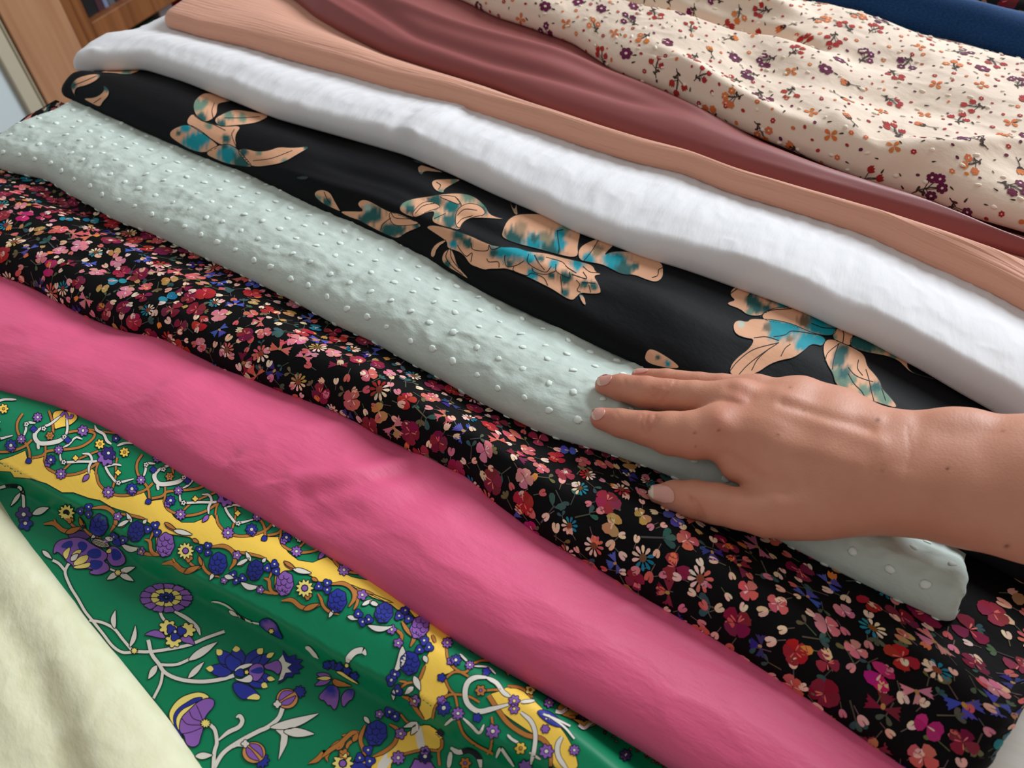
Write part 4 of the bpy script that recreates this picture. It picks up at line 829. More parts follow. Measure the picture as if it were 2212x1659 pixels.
# second half of the border unit towards the turned corner
U2 = lambda pts: sh(z2(pts), (257, 81)); q2 = lambda x, y: U2([(x, y)])[0]
gp.blossom(*q2(215,625), 20, LY, 6, n=11, cen=PU, pointy=True, inner=.42)
for x, y in ((340,610),(415,580),(415,640)): tre(*q2(x, y), 10)
cone(*q2(505,740), 20, 25, BL, .2)
for w, l in ((8, [(440,590),(560,585),(640,640),(655,720),(610,790)]), (6, [(330,670),(360,720),(380,780),(430,830),(520,860)]), (9, [(10,735),(100,730),(180,790),(260,800),(350,770)]), (5, [(680,640),(740,650),(830,680)])): gp.stroke(U2(l), w, BR, 5, ol=1.3, taper=(.35, .35))
gp.leaf(q2(200,820), q2(350,760), 12, BR, 5); gp.blossom(*q2(240,690), 10, BR, 5.2, n=4, cen=None); gp.leaf(q2(470,820), q2(430,890), 8, WH, 6)
D = lambda x, y: dot(z3, x, y)
cone(*D(330,270), 19, 22, BL, .3); cone(*D(650,400), 19, 26, PU, .4); cone(*D(565,720), 21, 25, BL, 0); cone(*D(260,1350), 23, 27, BL, .3)
for x, y, r_ in ((100,280,11),(140,350,11),(195,330,11),(520,250,11),(465,300,11),(550,325,11),(690,520,11),(650,600,11),(735,580,11),(430,820,12),(400,870,13),(455,960,13),(380,1160,13),(430,1200,12),(190,1500,12),(115,1570,12),(205,1600,13)): tre(*D(x, y), r_)
for a, b_, w, bd in (((180,380),(415,390),13,7),((500,560),(410,820),18,-8),((600,830),(660,970),14,0),((600,930),(520,990),12,0),((420,940),(420,1050),9,0),((200,170),(290,210),10,0),((130,205),(230,150),9,0),((640,1270),(570,1370),13,0),((640,1250),(500,1300),12,0),((150,1200),(205,1270),10,0),((0,300),(100,330),10,0),((690,650),(720,720),11,0)): gp.leaf(D(*a), D(*b_), w, WH, 6, bend=bd)
for w, l in ((7, [(440,420),(490,470),(480,530)]), (8, [(490,350),(540,430),(600,490),(570,570)]), (6, [(700,740),(670,820),(650,870)]), (8, [(500,1010),(570,1040),(620,1120),(690,1215)]), (8, [(380,1270),(450,1320),(430,1430),(340,1510),(230,1560)]), (8, [(160,1280),(120,1400),(150,1500),(170,1550)]), (9, [(110,1340),(40,1350),(-60,1440),(-150,1500),(-220,1560)]), (5, [(480,940),(540,900),(600,890)]), (5, [(470,880),(540,890)]), (6, [(760,470),(790,540)]), (6, [(20,30),(90,100),(90,180),(60,240)]), (5, [(470,1160),(540,1250),(640,1270)])): gp.stroke(z3(l), w, BR, 5, ol=1.3, taper=(.4, .4))
for x, y, r_ in ((400,420,11),(460,540,11),(610,1050,13),(135,110,12),(480,1355,13),(290,1180,10)): gp.blossom(*D(x, y), r_, PU, 5.5, n=5, cen=WH)
# right-hand medallion
gp.shape(z3([(1260,1000),(1380,970),(1440,930),(1560,960),(1660,1040),(1740,1120),(1830,1200),(1900,1280),(1990,1400),(2060,1560),(2079,1680),(1850,1680),(1840,1500),(1800,1430),(1650,1340),(1560,1280),(1440,1200),(1350,1120)]), YE, 1.5, 1.2)
for w, l in ((5, [(890,580),(905,680),(960,760),(1090,840)]), (5, [(880,860),(920,950),(970,1010),(990,1100),(1000,1170)]), (5, [(770,1210),(800,1100),(900,1010),(1000,1000),(1100,1020),(1190,1070)]), (6, [(1000,1230),(1050,1350),(1150,1440),(1280,1510),(1310,1530)]), (5, [(1300,1200),(1310,1330),(1290,1480),(1260,1530)]), (10, [(1270,1010),(1350,1130),(1450,1260),(1600,1360),(1750,1400),(1830,1500)]), (6, [(1440,930),(1560,945),(1660,1030)]), (5, [(1100,740),(1200,700),(1300,710),(1400,760),(1450,830)]), (5, [(890,850),(960,800),(1060,800),(1110,760)]), (5, [(1210,970),(1300,960),(1380,960)]), (5, [(500,1540),(680,1500),(830,1510)]), (6, [(850,1380),(850,1470),(820,1520),(830,1640)]), (7, [(1830,1500),(1830,1680)])): gp.stroke(z3(l), w, BR, 2.5, ol=1.2)
for w, l in ((11, [(1250,850),(1150,850),(1080,900),(1060,1000),(1090,1090),(1180,1150),(1300,1130),(1450,1090)]), (9, [(1250,850),(1340,900),(1400,980),(1460,1020)]), (9, [(1560,1160),(1650,1240),(1690,1350),(1680,1500),(1650,1620)]), (10, [(1930,1380),(1890,1460),(1900,1560),(1980,1680)]), (6, [(1040,1210),(1120,1280),(1190,1340),(1230,1270)]), (5, [(1010,640),(1080,710)]), (4, [(1140,750),(1260,760),(1330,820)]), (6, [(880,1270),(940,1220),(980,1210)]), (7, [(1340,1560),(1380,1480),(1430,1540),(1500,1640)]), (7, [(1560,1070),(1680,1060)]), (11, [(930,1480),(1000,1520),(1100,1500),(1180,1560),(1200,1659)]), (10, [(930,1520),(910,1659)]), (6, [(1440,1360),(1480,1400),(1550,1440)]), (5, [(1640,1520),(1740,1580)])): gp.stroke(z3(l), w, WH, 3.5, ol=1.3, taper=(.5, .5))
for x, y, r_, c, n, pt, cen in ((897,540,12,PU,8,0,WH),(975,695,13,BL,8,1,WH),(930,705,9,PU,5,0,None),(1100,740,10,PU,8,0,WH),(850,850,10,BL,5,0,None),(1500,1060,13,PU,7,0,LY),(1500,1130,12,PU,6,0,LY),(1790,1510,17,PU,7,1,WH),(1310,1330,17,PU,7,1,WH),(1560,1480,13,YE,6,0,(200,150,60)),(1780,1310,10,PU,6,0,None),(2040,1500,12,PU,8,0,WH),(997,1170,14,PU,8,0,WH),(870,1120,17,BL,8,1,WH),(850,1055,11,PU,5,0,None),(1200,965,13,BR,6,1,PU),(1170,1210,11,BL,5,1,None),(1250,800,10,BL,5,1,None),(460,1570,15,PU,8,0,WH),(700,1560,16,(26,28,90),8,1,WH),(700,1510,11,PU,5,0,None),(1640,965,11,LY,5,0,(120,90,40)),(1730,930,9,PU,6,1,None),(1810,1080,12,PU,7,1,WH),(1950,1050,11,PU,8,0,WH),(1120,600,6,YE,4,1,None),(1600,1640,16,PU,7,1,None),(835,1345,9,(20,20,60),4,0,None),(1060,1620,14,BR,6,1,PU)): gp.blossom(*D(x, y), r_, c, 5, n=n, pointy=bool(pt), cen=cen, ol=1.3)
gp.shape(z3([(1690,1150),(1790,1140),(1900,1220),(1960,1300),(1860,1290),(1760,1230)]), BL, 4, 1.3)
for l in ([(1760,1180),(1880,1230),(2000,1290)], [(1800,1190),(1940,1290),(2040,1400)]): gp.stroke(z3(l), 4, WH, 5.5, ol=1)
# valley next to the pink
gp.shape(z7([(600,500),(700,430),(860,450),(1100,620),(1180,690),(960,800),(850,700),(750,650),(620,600)]), (196, 152, 60), 1.5, 1.2)
gp.stroke(z7([(580,570),(660,580),(720,540),(860,500)]), 8, WH, 3, ol=1.3); gp.stroke(z7([(870,740),(940,780),(1020,720),(1120,670)]), 7, WH, 3, ol=1.3); gp.stroke(z7([(750,640),(880,650)]), 6, BR, 3)
gp.blossom(*dot(z7,935,625), 13, (70, 50, 90), 5, n=8, cen=WH); gp.blossom(*dot(z7,1460,1120), 14, (70, 50, 100), 5, n=7, cen=WH, pointy=True)
for i in range(46):
    t = rnd.random(); x = 1180+t*900; y = 760+t*480+rnd.uniform(-60, 110)
    a = rnd.uniform(0, 3.1); q = dot(z7, x, y); gp.leaf((q[0]-4*math.cos(a), q[1]-4*math.sin(a)), (q[0]+4*math.cos(a), q[1]+4*math.sin(a)), 5, (150, 96, 66), 4, ol=1)
# large flowers on the lower part
S4 = lambda l, w, c=WH, ly=3, **k: gp.stroke(z4(l), w, c, ly, **k)
D4 = lambda x, y: dot(z4, x, y); D5 = lambda x, y: dot(z5, x, y); D6 = lambda x, y: dot(z6, x, y)
S4([(380,490),(340,540),(320,620),(380,770),(460,900),(540,1040),(620,1140),(740,1290),(850,1430),(960,1500),(1080,1500)], 6); S4([(180,470),(250,510),(320,590)], 6); gp.leaf(D4(60,360), D4(175,460), 10, WH, 4)
gp.shape(z4([(345,190),(400,150),(540,145),(610,200),(560,240),(420,225),(370,230)]), (92, 60, 130), 4, 1.5)
gp.shape(z4([(185,390),(200,300),(260,245),(345,235),(430,215),(540,235),(620,300),(720,350),(795,400),(780,460),(740,480),(800,520),(815,570),(790,600),(690,640),(590,620),(600,590),(640,590),(600,560),(420,570),(400,520),(330,480),(290,420),(230,370),(200,400)]), PU, 5, 1.6)
for pts in ([(265,330),(300,280),(390,245),(410,300),(370,350),(320,340)], [(450,290),(500,255),(570,290),(560,350),(500,400),(470,340)], [(550,390),(620,340),(710,345),(730,420),(680,460),(590,450)], [(590,470),(680,470),(745,490),(730,550),(650,590),(590,550)]): gp.px(z4(pts), BL, 6, step=7)
for pts in ([(285,400),(330,350),(380,320),(360,420),(330,475)], [(380,420),(440,360),(515,355),(460,430),(390,470)], [(410,500),(480,430),(590,410),(560,500),(420,540)], [(405,545),(500,520),(610,490),(590,560),(430,570)]): gp.shape(z4(pts), LY, 6.5, .8)
gp.leaf(D4(380,480), D4(470,400), 12, WH, 8)
gp.shape(z4([(770,370),(840,305),(930,340),(1005,470),(960,530),(850,545),(790,480)]), PU, 4.5, 1.6); gp.px(z4([(830,340),(920,350),(960,440),(900,480),(840,470)]), BL, 5.5); gp.shape(z4([(770,370),(830,330),(840,390),(790,400)]), LY, 6, .8)
gp.shape(z4([(590,230),(720,235),(840,310),(760,340),(640,300)]), (196, 186, 158), 5.8, 1.6)
for i in range(12):
    q = D4(630+i % 6*34, 245+i % 6*12+(i//6)*28); gp.stroke([(q[0]-3, q[1]+2), (q[0], q[1]-2), (q[0]+3, q[1]+2)], 1.1, OUT, 7, ol=0)
for b_ in ((1110,545), (780,692), (1092,710)): gp.leaf(D4(910,612), D4(*b_), 13, WH, 4)
gp.blossom(*D4(908,612), 7, LY, 5, n=8, cen=None); S4([(820,570),(880,595)], 4)
def rosette(x, y, rx, ry, n, rgb, layer, ri):
    for i in range(n):
        a = 2*math.pi*i/n; w = 2*math.pi/n*.5
        pts = [(x+rx*ri*math.cos(a-w*.7), y+ry*ri*math.sin(a-w*.7))] + [(x+rx*f*math.cos(a+w*u), y+ry*f*math.sin(a+w*u)) for u, f in ((-1, .9), (-.6, 1.02), (0, .97), (.6, 1.02), (1, .9))] + [(x+rx*ri*math.cos(a+w*.7), y+ry*ri*math.sin(a+w*.7))]
        gp.shape(pts, rgb, layer, 1.2, sm=1, step=12)
cx, cy = D4(1450, 893); rosette(cx, cy, 57, 32, 13, PU, 5, .5); rosette(cx, cy, 34, 19.5, 9, LY, 6, .4); gp.blossom(cx, cy, 19, BL, 7, n=8, cen=WH, sq=.58, inner=.5); gp.blossom(cx, cy, 5, BL, 9, n=8, cen=WH, sq=.7)
S4([(1380,1050),(1405,1110),(1450,1165)], 6); S4([(1530,1040),(1690,1130),(1790,1220),(1830,1310)], 8, taper=(.5, .3))
S4([(1100,1490),(1250,1495),(1450,1470),(1700,1420),(1900,1340),(2100,1270)], 6.5)
S4([(590,1140),(740,1170),(870,1240),(960,1350),(1060,1470)], 6); gp.leaf(D4(875,1240), D4(885,1025), 12, WH, 4, bend=-4); gp.leaf(D4(1040,1450), D4(1105,1190), 11, WH, 4, bend=4); gp.blossom(*D4(1095,1485), 7, LY, 6, n=8, cen=None)
gp.leaf(D4(1450,1340), D4(1205,1305), 15, PU, 5, bend=6); gp.leaf(D4(1600,1350), D4(1775,1420), 16, PU, 5, bend=-5)
for x, y, r_ in ((1470,1225,20), (1685,1255,19), (1530,1375,18)): gp.blossom(*D4(x, y), r_, LY, 6, n=7, cen=None, sq=.85)
for x, y in ((1505,1245), (1620,1268), (1550,1325)): gp.blossom(*D4(x, y), 11, BL, 7, n=3, cen=None)
gp.blossom(*D4(1552,1273), 4, WH, 8.5, n=8, cen=None, ol=1)
S5 = lambda l, w, c=WH, ly=3, **k: gp.stroke(z5(l), w, c, ly, **k)
S5([(110,120),(150,280),(230,390),(290,480),(400,545),(560,585),(760,592),(950,565),(1085,525)], 8); S5([(250,400),(340,405),(450,395),(590,335)], 6)
gp.leaf(D5(560,360), D5(905,140), 17, WH, 4); gp.leaf(D5(560,560), D5(750,365), 13, WH, 4); gp.leaf(D5(212,405), D5(108,572), 14, WH, 4); S5([(275,480),(250,620),(170,785)], 6)
C0 = (1150, 500)
for b_, w in (((765,442),22), ((885,228),24), ((1105,188),27), ((1415,215),24), ((1545,268),18), ((1555,575),18), ((1472,660),22)):
    gp.leaf(D5(*[C0[k]+(b_[k]-C0[k])*.22 for k in (0, 1)]), D5(*b_), w*1.25, BL, 4.5); m = [C0[k]+(b_[k]-C0[k])*.76 for k in (0, 1)]; gp.leaf(D5(*m), D5(*b_), w*.62, LY, 5.5, ol=.4)
gp.shape(z5([(1070,590),(1240,630),(1330,700),(1385,760),(1370,805),(1250,790),(1170,800),(1080,700)]), BL, 5, 1.5); gp.px(z5([(1225,790),(1270,755),(1330,730),(1385,760),(1370,805),(1280,795)]), LY, 6, sm=1)
gp.shape(z5([(980,340),(1040,280),(1100,330),(1170,360),(1160,430),(1080,490),(1000,430)]), BL, 6, 1.4); gp.shape(z5([(1250,450),(1320,390),(1410,400),(1430,480),(1400,540),(1350,595),(1290,580),(1260,520)]), PU, 6, 1.4); gp.px(z5([(1260,470),(1400,420),(1430,480),(1390,510),(1290,500)]), BL, 6.5)
gp.shape(z5([(1085,490),(1110,440),(1200,395),(1315,390),(1250,435),(1180,455)]), WH, 7, 1.3); gp.shape(z5([(1085,550),(1160,575),(1220,540),(1270,510),(1305,555),(1275,615),(1130,590)]), WH, 7, 1.3); gp.shape(z5([(1080,500),(1165,440),(1200,480),(1195,550),(1110,530)]), BL, 8, 1.2); gp.blossom(*D5(1230,490), 5, LY, 8, n=5, cen=None)
gp.shape(z5([(1640,240),(1700,320),(1790,290),(1785,345),(1865,345),(1820,395),(1875,430),(1810,465),(1835,500),(1765,505),(1750,545),(1690,540),(1640,590),(1585,620),(1640,540),(1700,430),(1650,320)]), (30, 38, 128), 5, 1.4, sm=0)
gp.shape(z5([(1590,350),(1640,290),(1670,370),(1740,400),(1690,440),(1740,490),(1670,500),(1640,570),(1590,590),(1630,450)]), WH, 6, 1.0, sm=0); gp.shape(z5([(1420,410),(1500,385),(1590,345),(1635,440),(1590,530),(1530,470),(1440,455)]), PU, 7, 1.4)
gp.shape(z5([(340,980),(380,880),(460,790),(560,740),(700,708),(810,760),(780,800),(650,800),(500,890),(430,1000),(450,1150),(465,1170),(390,1080)]), LY, 5, 1.6); gp.shape(z5([(400,1060),(400,970),(460,890),(570,820),(640,780),(740,770),(700,820),(580,870),(500,960),(460,1060),(480,1190),(520,1260),(430,1150)]), BL, 5.5, 1.2); gp.shape(z5([(430,1090),(430,1000),(500,910),(590,870),(700,810),(690,850),(600,910),(520,990),(480,1080),(470,1170)]), LY, 6, 1.2)
gp.shape(z5([(465,1110),(490,1000),(580,920),(670,830),(780,780),(865,800),(860,880),(780,960),(745,1030),(720,1080),(740,1130),(705,1230),(690,1310),(620,1345),(540,1310),(525,1200),(480,1180)]), PU, 7, 1.6)
for l in ([(735,1040),(700,950),(660,860)], [(720,1050),(620,1010),(580,930)], [(710,1090),(560,1080),(490,1010)], [(720,1120),(600,1170),(490,1190)]): gp.stroke(z5(l), 1.5, OUT, 8, ol=0)
gp.blossom(*D5(765,1070), 11, LY, 9, n=10, cen=None, sq=.85)
S5([(815,1085),(870,1150),(890,1290),(862,1400),(850,1600)], 8); S5([(910,1260),(1020,1170),(1140,1110),(1180,1040),(1150,985),(1110,1000)], 9, taper=(.4, .35))
S5([(850,1590),(960,1410),(1130,1285),(1350,1165),(1470,1110),(1590,1010),(1640,890)], 9); gp.leaf(D5(1480,1120), D5(2065,950), 20, WH, 4, bend=5); gp.leaf(D5(1640,1160), D5(2010,1190), 20, WH, 4); S5([(1570,1135),(1650,1180),(1650,1290),(1595,1475)], 14, taper=(.4, .05)); S5([(1070,1330),(1130,1310),(1220,1320)], 8)
gp.leaf(D5(640,1445), D5(850,1430), 15, WH, 4)
for (x, y, r_, sx, sy, cr) in ((1690,790,23,1830,712,14), (1312,1400,25,1400,1490,18)):
    qx, qy = D5(x, y); gp.blossom(*D5(sx, sy), cr, BL, 4, n=9, cen=None, pointy=True); a = np.linspace(0, 6.283, 18, endpoint=False); gp.shape(list(zip(qx+r_*np.cos(a), qy+r_*.92*np.sin(a))), (206, 142, 84), 5, 1.6)
    ex, ey = D5(sx, sy); dx, dy = (ex-qx), (ey-qy); L_ = math.hypot(dx, dy); dx /= L_; dy /= L_
    for o in (-.45, .28): gp.leaf((qx-dx*r_*.8-dy*r_*o*.5, qy-dy*r_*.8+dx*r_*o*.5), (qx+dx*r_*.9-dy*r_*o*.5, qy+dy*r_*.9+dx*r_*o*.5), r_*.55, PU, 6, ol=1.2, bend=r_*o*.6)
    gp.blossom(qx-dx*r_*1.05, qy-dy*r_*1.05, 9, WH, 6.5, n=4, cen=None)
# flower on the crease
for x, y in ((510,325), (575,320), (655,345), (760,390), (850,465)): gp.blossom(*D6(x, y), 10, BL, 5, n=5, cen=None)
gp.shape(z6([(610,400),(690,395),(760,450),(850,510),(930,575),(800,520),(690,450)]), LY, 6, 1.2)
S6 = lambda l, w, **k: gp.stroke(z6(l), w, WH, 4, **k)
S6([(240,95),(290,125),(350,195),(400,245)], 9, taper=(.5, .1), ol=.8); S6([(765,290),(790,230),(860,165),(950,150),(995,205)], 13, taper=(.5, .3)); gp.blossom(*D6(760,325), 5, LY, 7, n=8, cen=None)
gp.leaf(D6(560,495), D6(370,445), 14, PU, 5); gp.leaf(D6(560,500), D6(370,505), 9, LY, 5.5); gp.leaf(D6(560,505), D6(345,595), 14, PU, 5)
gp.shape(z6([(565,540),(600,500),(700,540),(845,590),(720,612),(610,605)]), BR, 6, 1.5)
gp.shape(z6([(480,640),(540,575),(655,620),(650,800),(600,915),(545,830),(520,850),(465,770),(440,780),(390,735)]), PU, 5, 1.5, sm=1, spots=[(*D6(560,640), 16, BL)]); gp.shape(z6([(760,640),(855,640),(830,760),(770,790),(705,880),(680,770),(700,700)]), PU, 5, 1.5, sm=1, spots=[(*D6(800,660), 12, BL)])
# leaf sprays of the mirrored border at the bottom edge
for w, l in ((10, [(270,1570),(380,1520),(460,1440),(500,1450)]), (8, [(520,1550),(500,1480),(560,1380),(640,1310),(720,1290)]), (9, [(690,1215),(780,1220),(880,1190)]), (7, [(750,1400),(770,1330),(830,1280)])): gp.stroke(z6(l), w, BR, 4, ol=1.4, taper=(.1, .4))
gp.leaf(D6(620,1400), D6(740,1290), 12, BR, 4.5); gp.leaf(D6(830,1300), D6(900,1180), 12, BR, 4.5); gp.blossom(*D6(720,1450), 12, BR, 5, n=5, cen=None); gp.blossom(*D6(705,1570), 24, LY, 5, n=10, cen=PU, pointy=True, inner=.42)
# left edge of the crease
gp.blossom(*dot(z1,215,1130), 18, (70, 50, 120), 5, n=6, cen=WH); gp.blossom(*dot(z1,230,1210), 16, BL, 5, n=5, cen=WH); gp.leaf(dot(z1,290,1130), dot(z1,450,1060), 15, WH, 5); gp.stroke(z1([(0,890),(80,870),(180,880),(210,960),(215,1080)]), 6, WH, 3); gp.leaf(dot(z1,190,930), dot(z1,95,1060), 9, WH, 4)
gp.stroke(z2([(450,1072),(520,1082),(600,1120),(700,1205),(800,1255),(900,1275)]), 4, WH, 4, ol=.6); gp.leaf(z2([(600,1150)])[0], z2([(690,1210)])[0], 9, WH, 5)
gp.shape(z2([(870,1270),(900,1230),(960,1220),(1030,1270),(1050,1330),(1100,1420),(1000,1370),(920,1320)]), BL, 5, 1.4, spots=[(*z2([(970,1300)])[0], 12, PU)]); gp.blossom(*z2([(985,1335)])[0], 6, LY, 6, n=6, cen=None)
# the same kind of flowers on the part of the silk that lies outside the frame
def gscatter():
    fg = FAB['green']; st = []
    for _ in range(900):
        p = (rnd.uniform(fg.xs[0]+.02, fg.xs[-1]-.02), rnd.uniform(.02, .34))
        if all((p[0]-q[0])**2+(p[1]-q[1])**2 > .026**2 for q in st): st.append(p)
    for p in st:
        q, _n = fg.surf(np.array([p])); uv_, dd = proj(q)
        if -30 < uv_[0, 0] < W+20 and -20 < uv_[0, 1] < H+25 and dd[0] > 0: continue
        a = rnd.uniform(0, 6.28); t = np.linspace(0, 2*np.pi, 24, endpoint=False); c, s_ = math.cos(a), math.sin(a)
        for r_, rgb, ly in ((.0105, OUT, 1), (.0098, rnd.choice((PU, BL, PU)), 2), (.0055, LY, 3), (.0028, BL, 4)):
            rad = r_*(.78+.22*np.abs(np.cos(4*t))); gp.fan(np.stack([p[0]+rad*np.cos(t+a), p[1]+rad*np.sin(t+a)], 1), rgb, ly)
        for k in (1.2, 2.6, 4.4):
            L_ = np.array([(.011, 0), (.015, -.0022), (.021, -.001), (.024, .0015), (.018, .0026), (.013, .0016)]); ca, sa = math.cos(a+k), math.sin(a+k)
            gp.fan(np.stack([p[0]+ca*L_[:, 0]-sa*L_[:, 1], p[1]+sa*L_[:, 0]+ca*L_[:, 1]], 1), WH, 2)
gscatter()
M['green_print'] = print_mat('silk print', .45, .25, (12, 30), .0006)
gp.build(M['green_print'])

# ---- black ditsy floral: hundreds of small painted flowers
def rot_pts(pts, c, a, sc_): 
    p = np.asarray(pts, float)*sc_; ca, sa = math.cos(a), math.sin(a)
    return np.stack([c[0]+ca*p[:, 0]-sa*p[:, 1], c[1]+sa*p[:, 0]+ca*p[:, 1]], 1)
def ell(cx, cy, rx, ry, a=0, n=9):
    t = np.linspace(0, 2*np.pi, n, endpoint=False); c, s_ = math.cos(a), math.sin(a); x = rx*np.cos(t); y = ry*np.sin(t)
    return np.stack([cx+c*x-s_*y, cy+s_*x+c*y], 1)
def petal(a, r0, r1, w, teeth=0):
    if teeth:
        pts = [(r0, 0)] + [(r1*(1 if k % 2 == 0 else .80), w*(-1+2*k/(2*teeth))) for k in range(2*teeth+1)]
    else: pts = [(r0, 0), (r0+(r1-r0)*.4, -w*.8), (r0+(r1-r0)*.8, -w), (r1, -w*.45), (r1, w*.45), (r0+(r1-r0)*.8, w), (r0+(r1-r0)*.4, w*.8)]
    p = np.array(pts); c, s_ = math.cos(a), math.sin(a); return np.stack([c*p[:, 0]-s_*p[:, 1], s_*p[:, 0]+c*p[:, 1]], 1)
def jit(c, d=14): return tuple(max(0, min(255, v+rnd.uniform(-d, d))) for v in c)
BURG, RED, CORAL, PINK, CREAM_, OCH, BLUE_, TEAL_, OLIVE, GTEAL, MAG = (128, 30, 58), (170, 40, 44), (206, 98, 96), (216, 128, 142), (242, 206, 184), (186, 140, 84), (76, 84, 172), (34, 124, 148), (112, 98, 68), (58, 88, 88), (188, 36, 108)
def d_bloom(pr, c, a, s_, rgb, n=5, tip=None):
    for k in range(n): pr.fan(rot_pts(petal(2*math.pi*k/n+rnd.uniform(-.2, .2), .02, rnd.uniform(.85, 1.05), .48), c, a, s_), jit(rgb), 2+k*.12)
    for k in range(3): pr.fan(rot_pts(petal(rnd.uniform(0, 6.28), .05, .55, .05), c, a, s_), tip or jit((236, 120, 110)), 3.4)
def d_corn(pr, c, a, s_, rgb, n=3):
    for k in range(n): pr.fan(rot_pts(petal((k-1)*1.5+(3.1 if k == 3 else 0), .0, 1.0, .46, 3), c, a, s_), jit(rgb), 2+k*.15)
    pr.fan(rot_pts(ell(.12, 0, .2, .14), c, a, s_), jit(OCH), 3)
def d_butter(pr, c, a, s_, rgb):
    for k, q in enumerate((.5, -.5, 2.6, 3.7)): pr.fan(rot_pts(petal(q, .0, 1.0 if k < 2 else .75, .42), c, a, s_), jit(rgb), 2+k*.15)
    pr.fan(rot_pts(petal(0, .0, .5, .07), c, a, s_), (240, 190, 170), 3)
def d_daisy(pr, c, a, s_, rgb):
    for k in range(10): pr.fan(rot_pts(petal(2*math.pi*k/10, .30, 1.0, .15), c, a, s_), jit(CREAM_ if k < 5 else rgb), 2)
    pr.fan(rot_pts(ell(0, 0, .36, .32), c, a, s_), jit((128, 70, 44)), 2.6)
def d_bud(pr, c, a, s_, rgb):
    pr.fan(rot_pts(ell(0, .2, .75, .42, .25), c, a, s_), jit(rgb), 2); pr.fan(rot_pts(ell(0, -.22, .75, .40, -.25), c, a, s_), jit(rgb), 2.2)
    pr.fan(rot_pts(petal(.1, -.1, .6, .06), c, a, s_), (60, 40, 40), 2.6); pr.fan(rot_pts([(-.6, .05), (-1.9, .18), (-1.9, .06), (-.6, -.08)], c, a, s_), jit((110, 96, 86)), 1)
def d_tulip(pr, c, a, s_, rgb):
    pr.fan(rot_pts([(-.7, 0), (-.4, -.5), (.3, -.6), (.9, -.5), (.6, -.15), (1.0, 0), (.6, .2), (.9, .5), (.2, .6), (-.4, .45)], c, a, s_), jit(rgb), 2)
    pr.fan(rot_pts([(-.7, .06), (-2.0, .3), (-2.0, .18), (-.7, -.06)], c, a, s_), jit((104, 92, 80)), 1)
def d_leaves(pr, c, a, s_, rgb):
    for q in (-.7, .7, 0)[:rnd.choice((2, 3))]: pr.fan(rot_pts(petal(q, .1, 1.0, .24), c, a, s_), jit(rgb, 10), 1)
    pr.fan(rot_pts([(.2, .05), (-1.4, .25), (-1.4, .12), (.2, -.05)], c, a, s_), jit((92, 84, 74)), .8)
def scatter(x0, x1, v0, v1, dist, tries, keep, pts=None):
    pts = [] if pts is None else pts; cell = {}; out = []
    def key(p): return (int(p[0]//dist), int(p[1]//dist))
    for _ in range(tries):
        p = (rnd.uniform(x0, x1), rnd.uniform(v0, v1))
        if not keep(p): continue
        k = key(p); ok = True
        for i in (-1, 0, 1):
            for j in (-1, 0, 1):
                for q in cell.get((k[0]+i, k[1]+j), ()):
                    if (p[0]-q[0])**2+(p[1]-q[1])**2 < dist*dist: ok = False
        if ok: cell.setdefault(k, []).append(p); out.append(p)
    return out
fd = FAB['ditsy']; fm = FAB['mint']
yLm = lambda x: np.interp(x, fm.xs, fm.P[:, fm.jL, 1])
Vm = np.array([np.interp(yLm(x), fd.P[i, fd.jL:, 1], fd.V[i, fd.jL:]) for i, x in enumerate(fd.xs)])
def keep_d(p):
    if p[0] > .100 or p[0] < -.640: return True
    return p[1] < np.interp(p[0], fd.xs, Vm)+.008
dp = Print(fd)
for p in scatter(fd.xs[0]+.004, fd.xs[-1]-.003, -.006, .20, .0116, 18000, keep_d):
    a = rnd.uniform(0, 6.28); s_ = rnd.uniform(.0052, .0076); t = rnd.random()
    if t < .22: d_bloom(dp, p, a, s_, rnd.choice((BURG, BURG, RED, (150, 40, 66))), rnd.choice((3, 4, 5)))
    elif t < .36: d_bloom(dp, p, a, s_*.9, rnd.choice((CORAL, PINK)), 4, (250, 200, 200))
    elif t < .50: d_corn(dp, p, a, s_, rnd.choice((CORAL, PINK, BURG, BURG)), rnd.choice((3, 4)))
    elif t < .63: d_corn(dp, p, a, s_*.9, rnd.choice((BLUE_, BLUE_, (54, 48, 120))), rnd.choice((3, 4)))
    elif t < .70: d_daisy(dp, p, a, s_*.9, rnd.choice((OCH, CORAL, RED)))
    elif t < .79: d_butter(dp, p, a, s_, rnd.choice((MAG, RED, CORAL, TEAL_, OCH)))
    elif t < .86: d_daisy(dp, p, a, s_*.8, TEAL_)
    elif t < .93: d_butter(dp, p, a, s_*.9, rnd.choice((TEAL_, BLUE_, OCH, OCH)))
    else: d_leaves(dp, p, a, s_, GTEAL)
for p in scatter(fd.xs[0]+.004, fd.xs[-1]-.003, -.006, .20, .0068, 34000, keep_d):
    a = rnd.uniform(0, 6.28); t = rnd.random()
    if t < .50: d_bud(dp, p, a, rnd.uniform(.0024, .0036), rnd.choice((CREAM_, CREAM_, (236, 180, 160), PINK, CORAL)))
    elif t < .64: d_tulip(dp, p, a, rnd.uniform(.0026, .0036), rnd.choice((OCH, (226, 184, 150), (230, 130, 70))))
    elif t < .86: d_leaves(dp, p, a, rnd.uniform(.003, .0048), rnd.choice((OLIVE, GTEAL, (86, 96, 74))))
M['ditsy_print'] = print_mat('small flower print', .75, .15, (30, 50), .0008)
dp.build(M['ditsy_print'], lay=.00005)

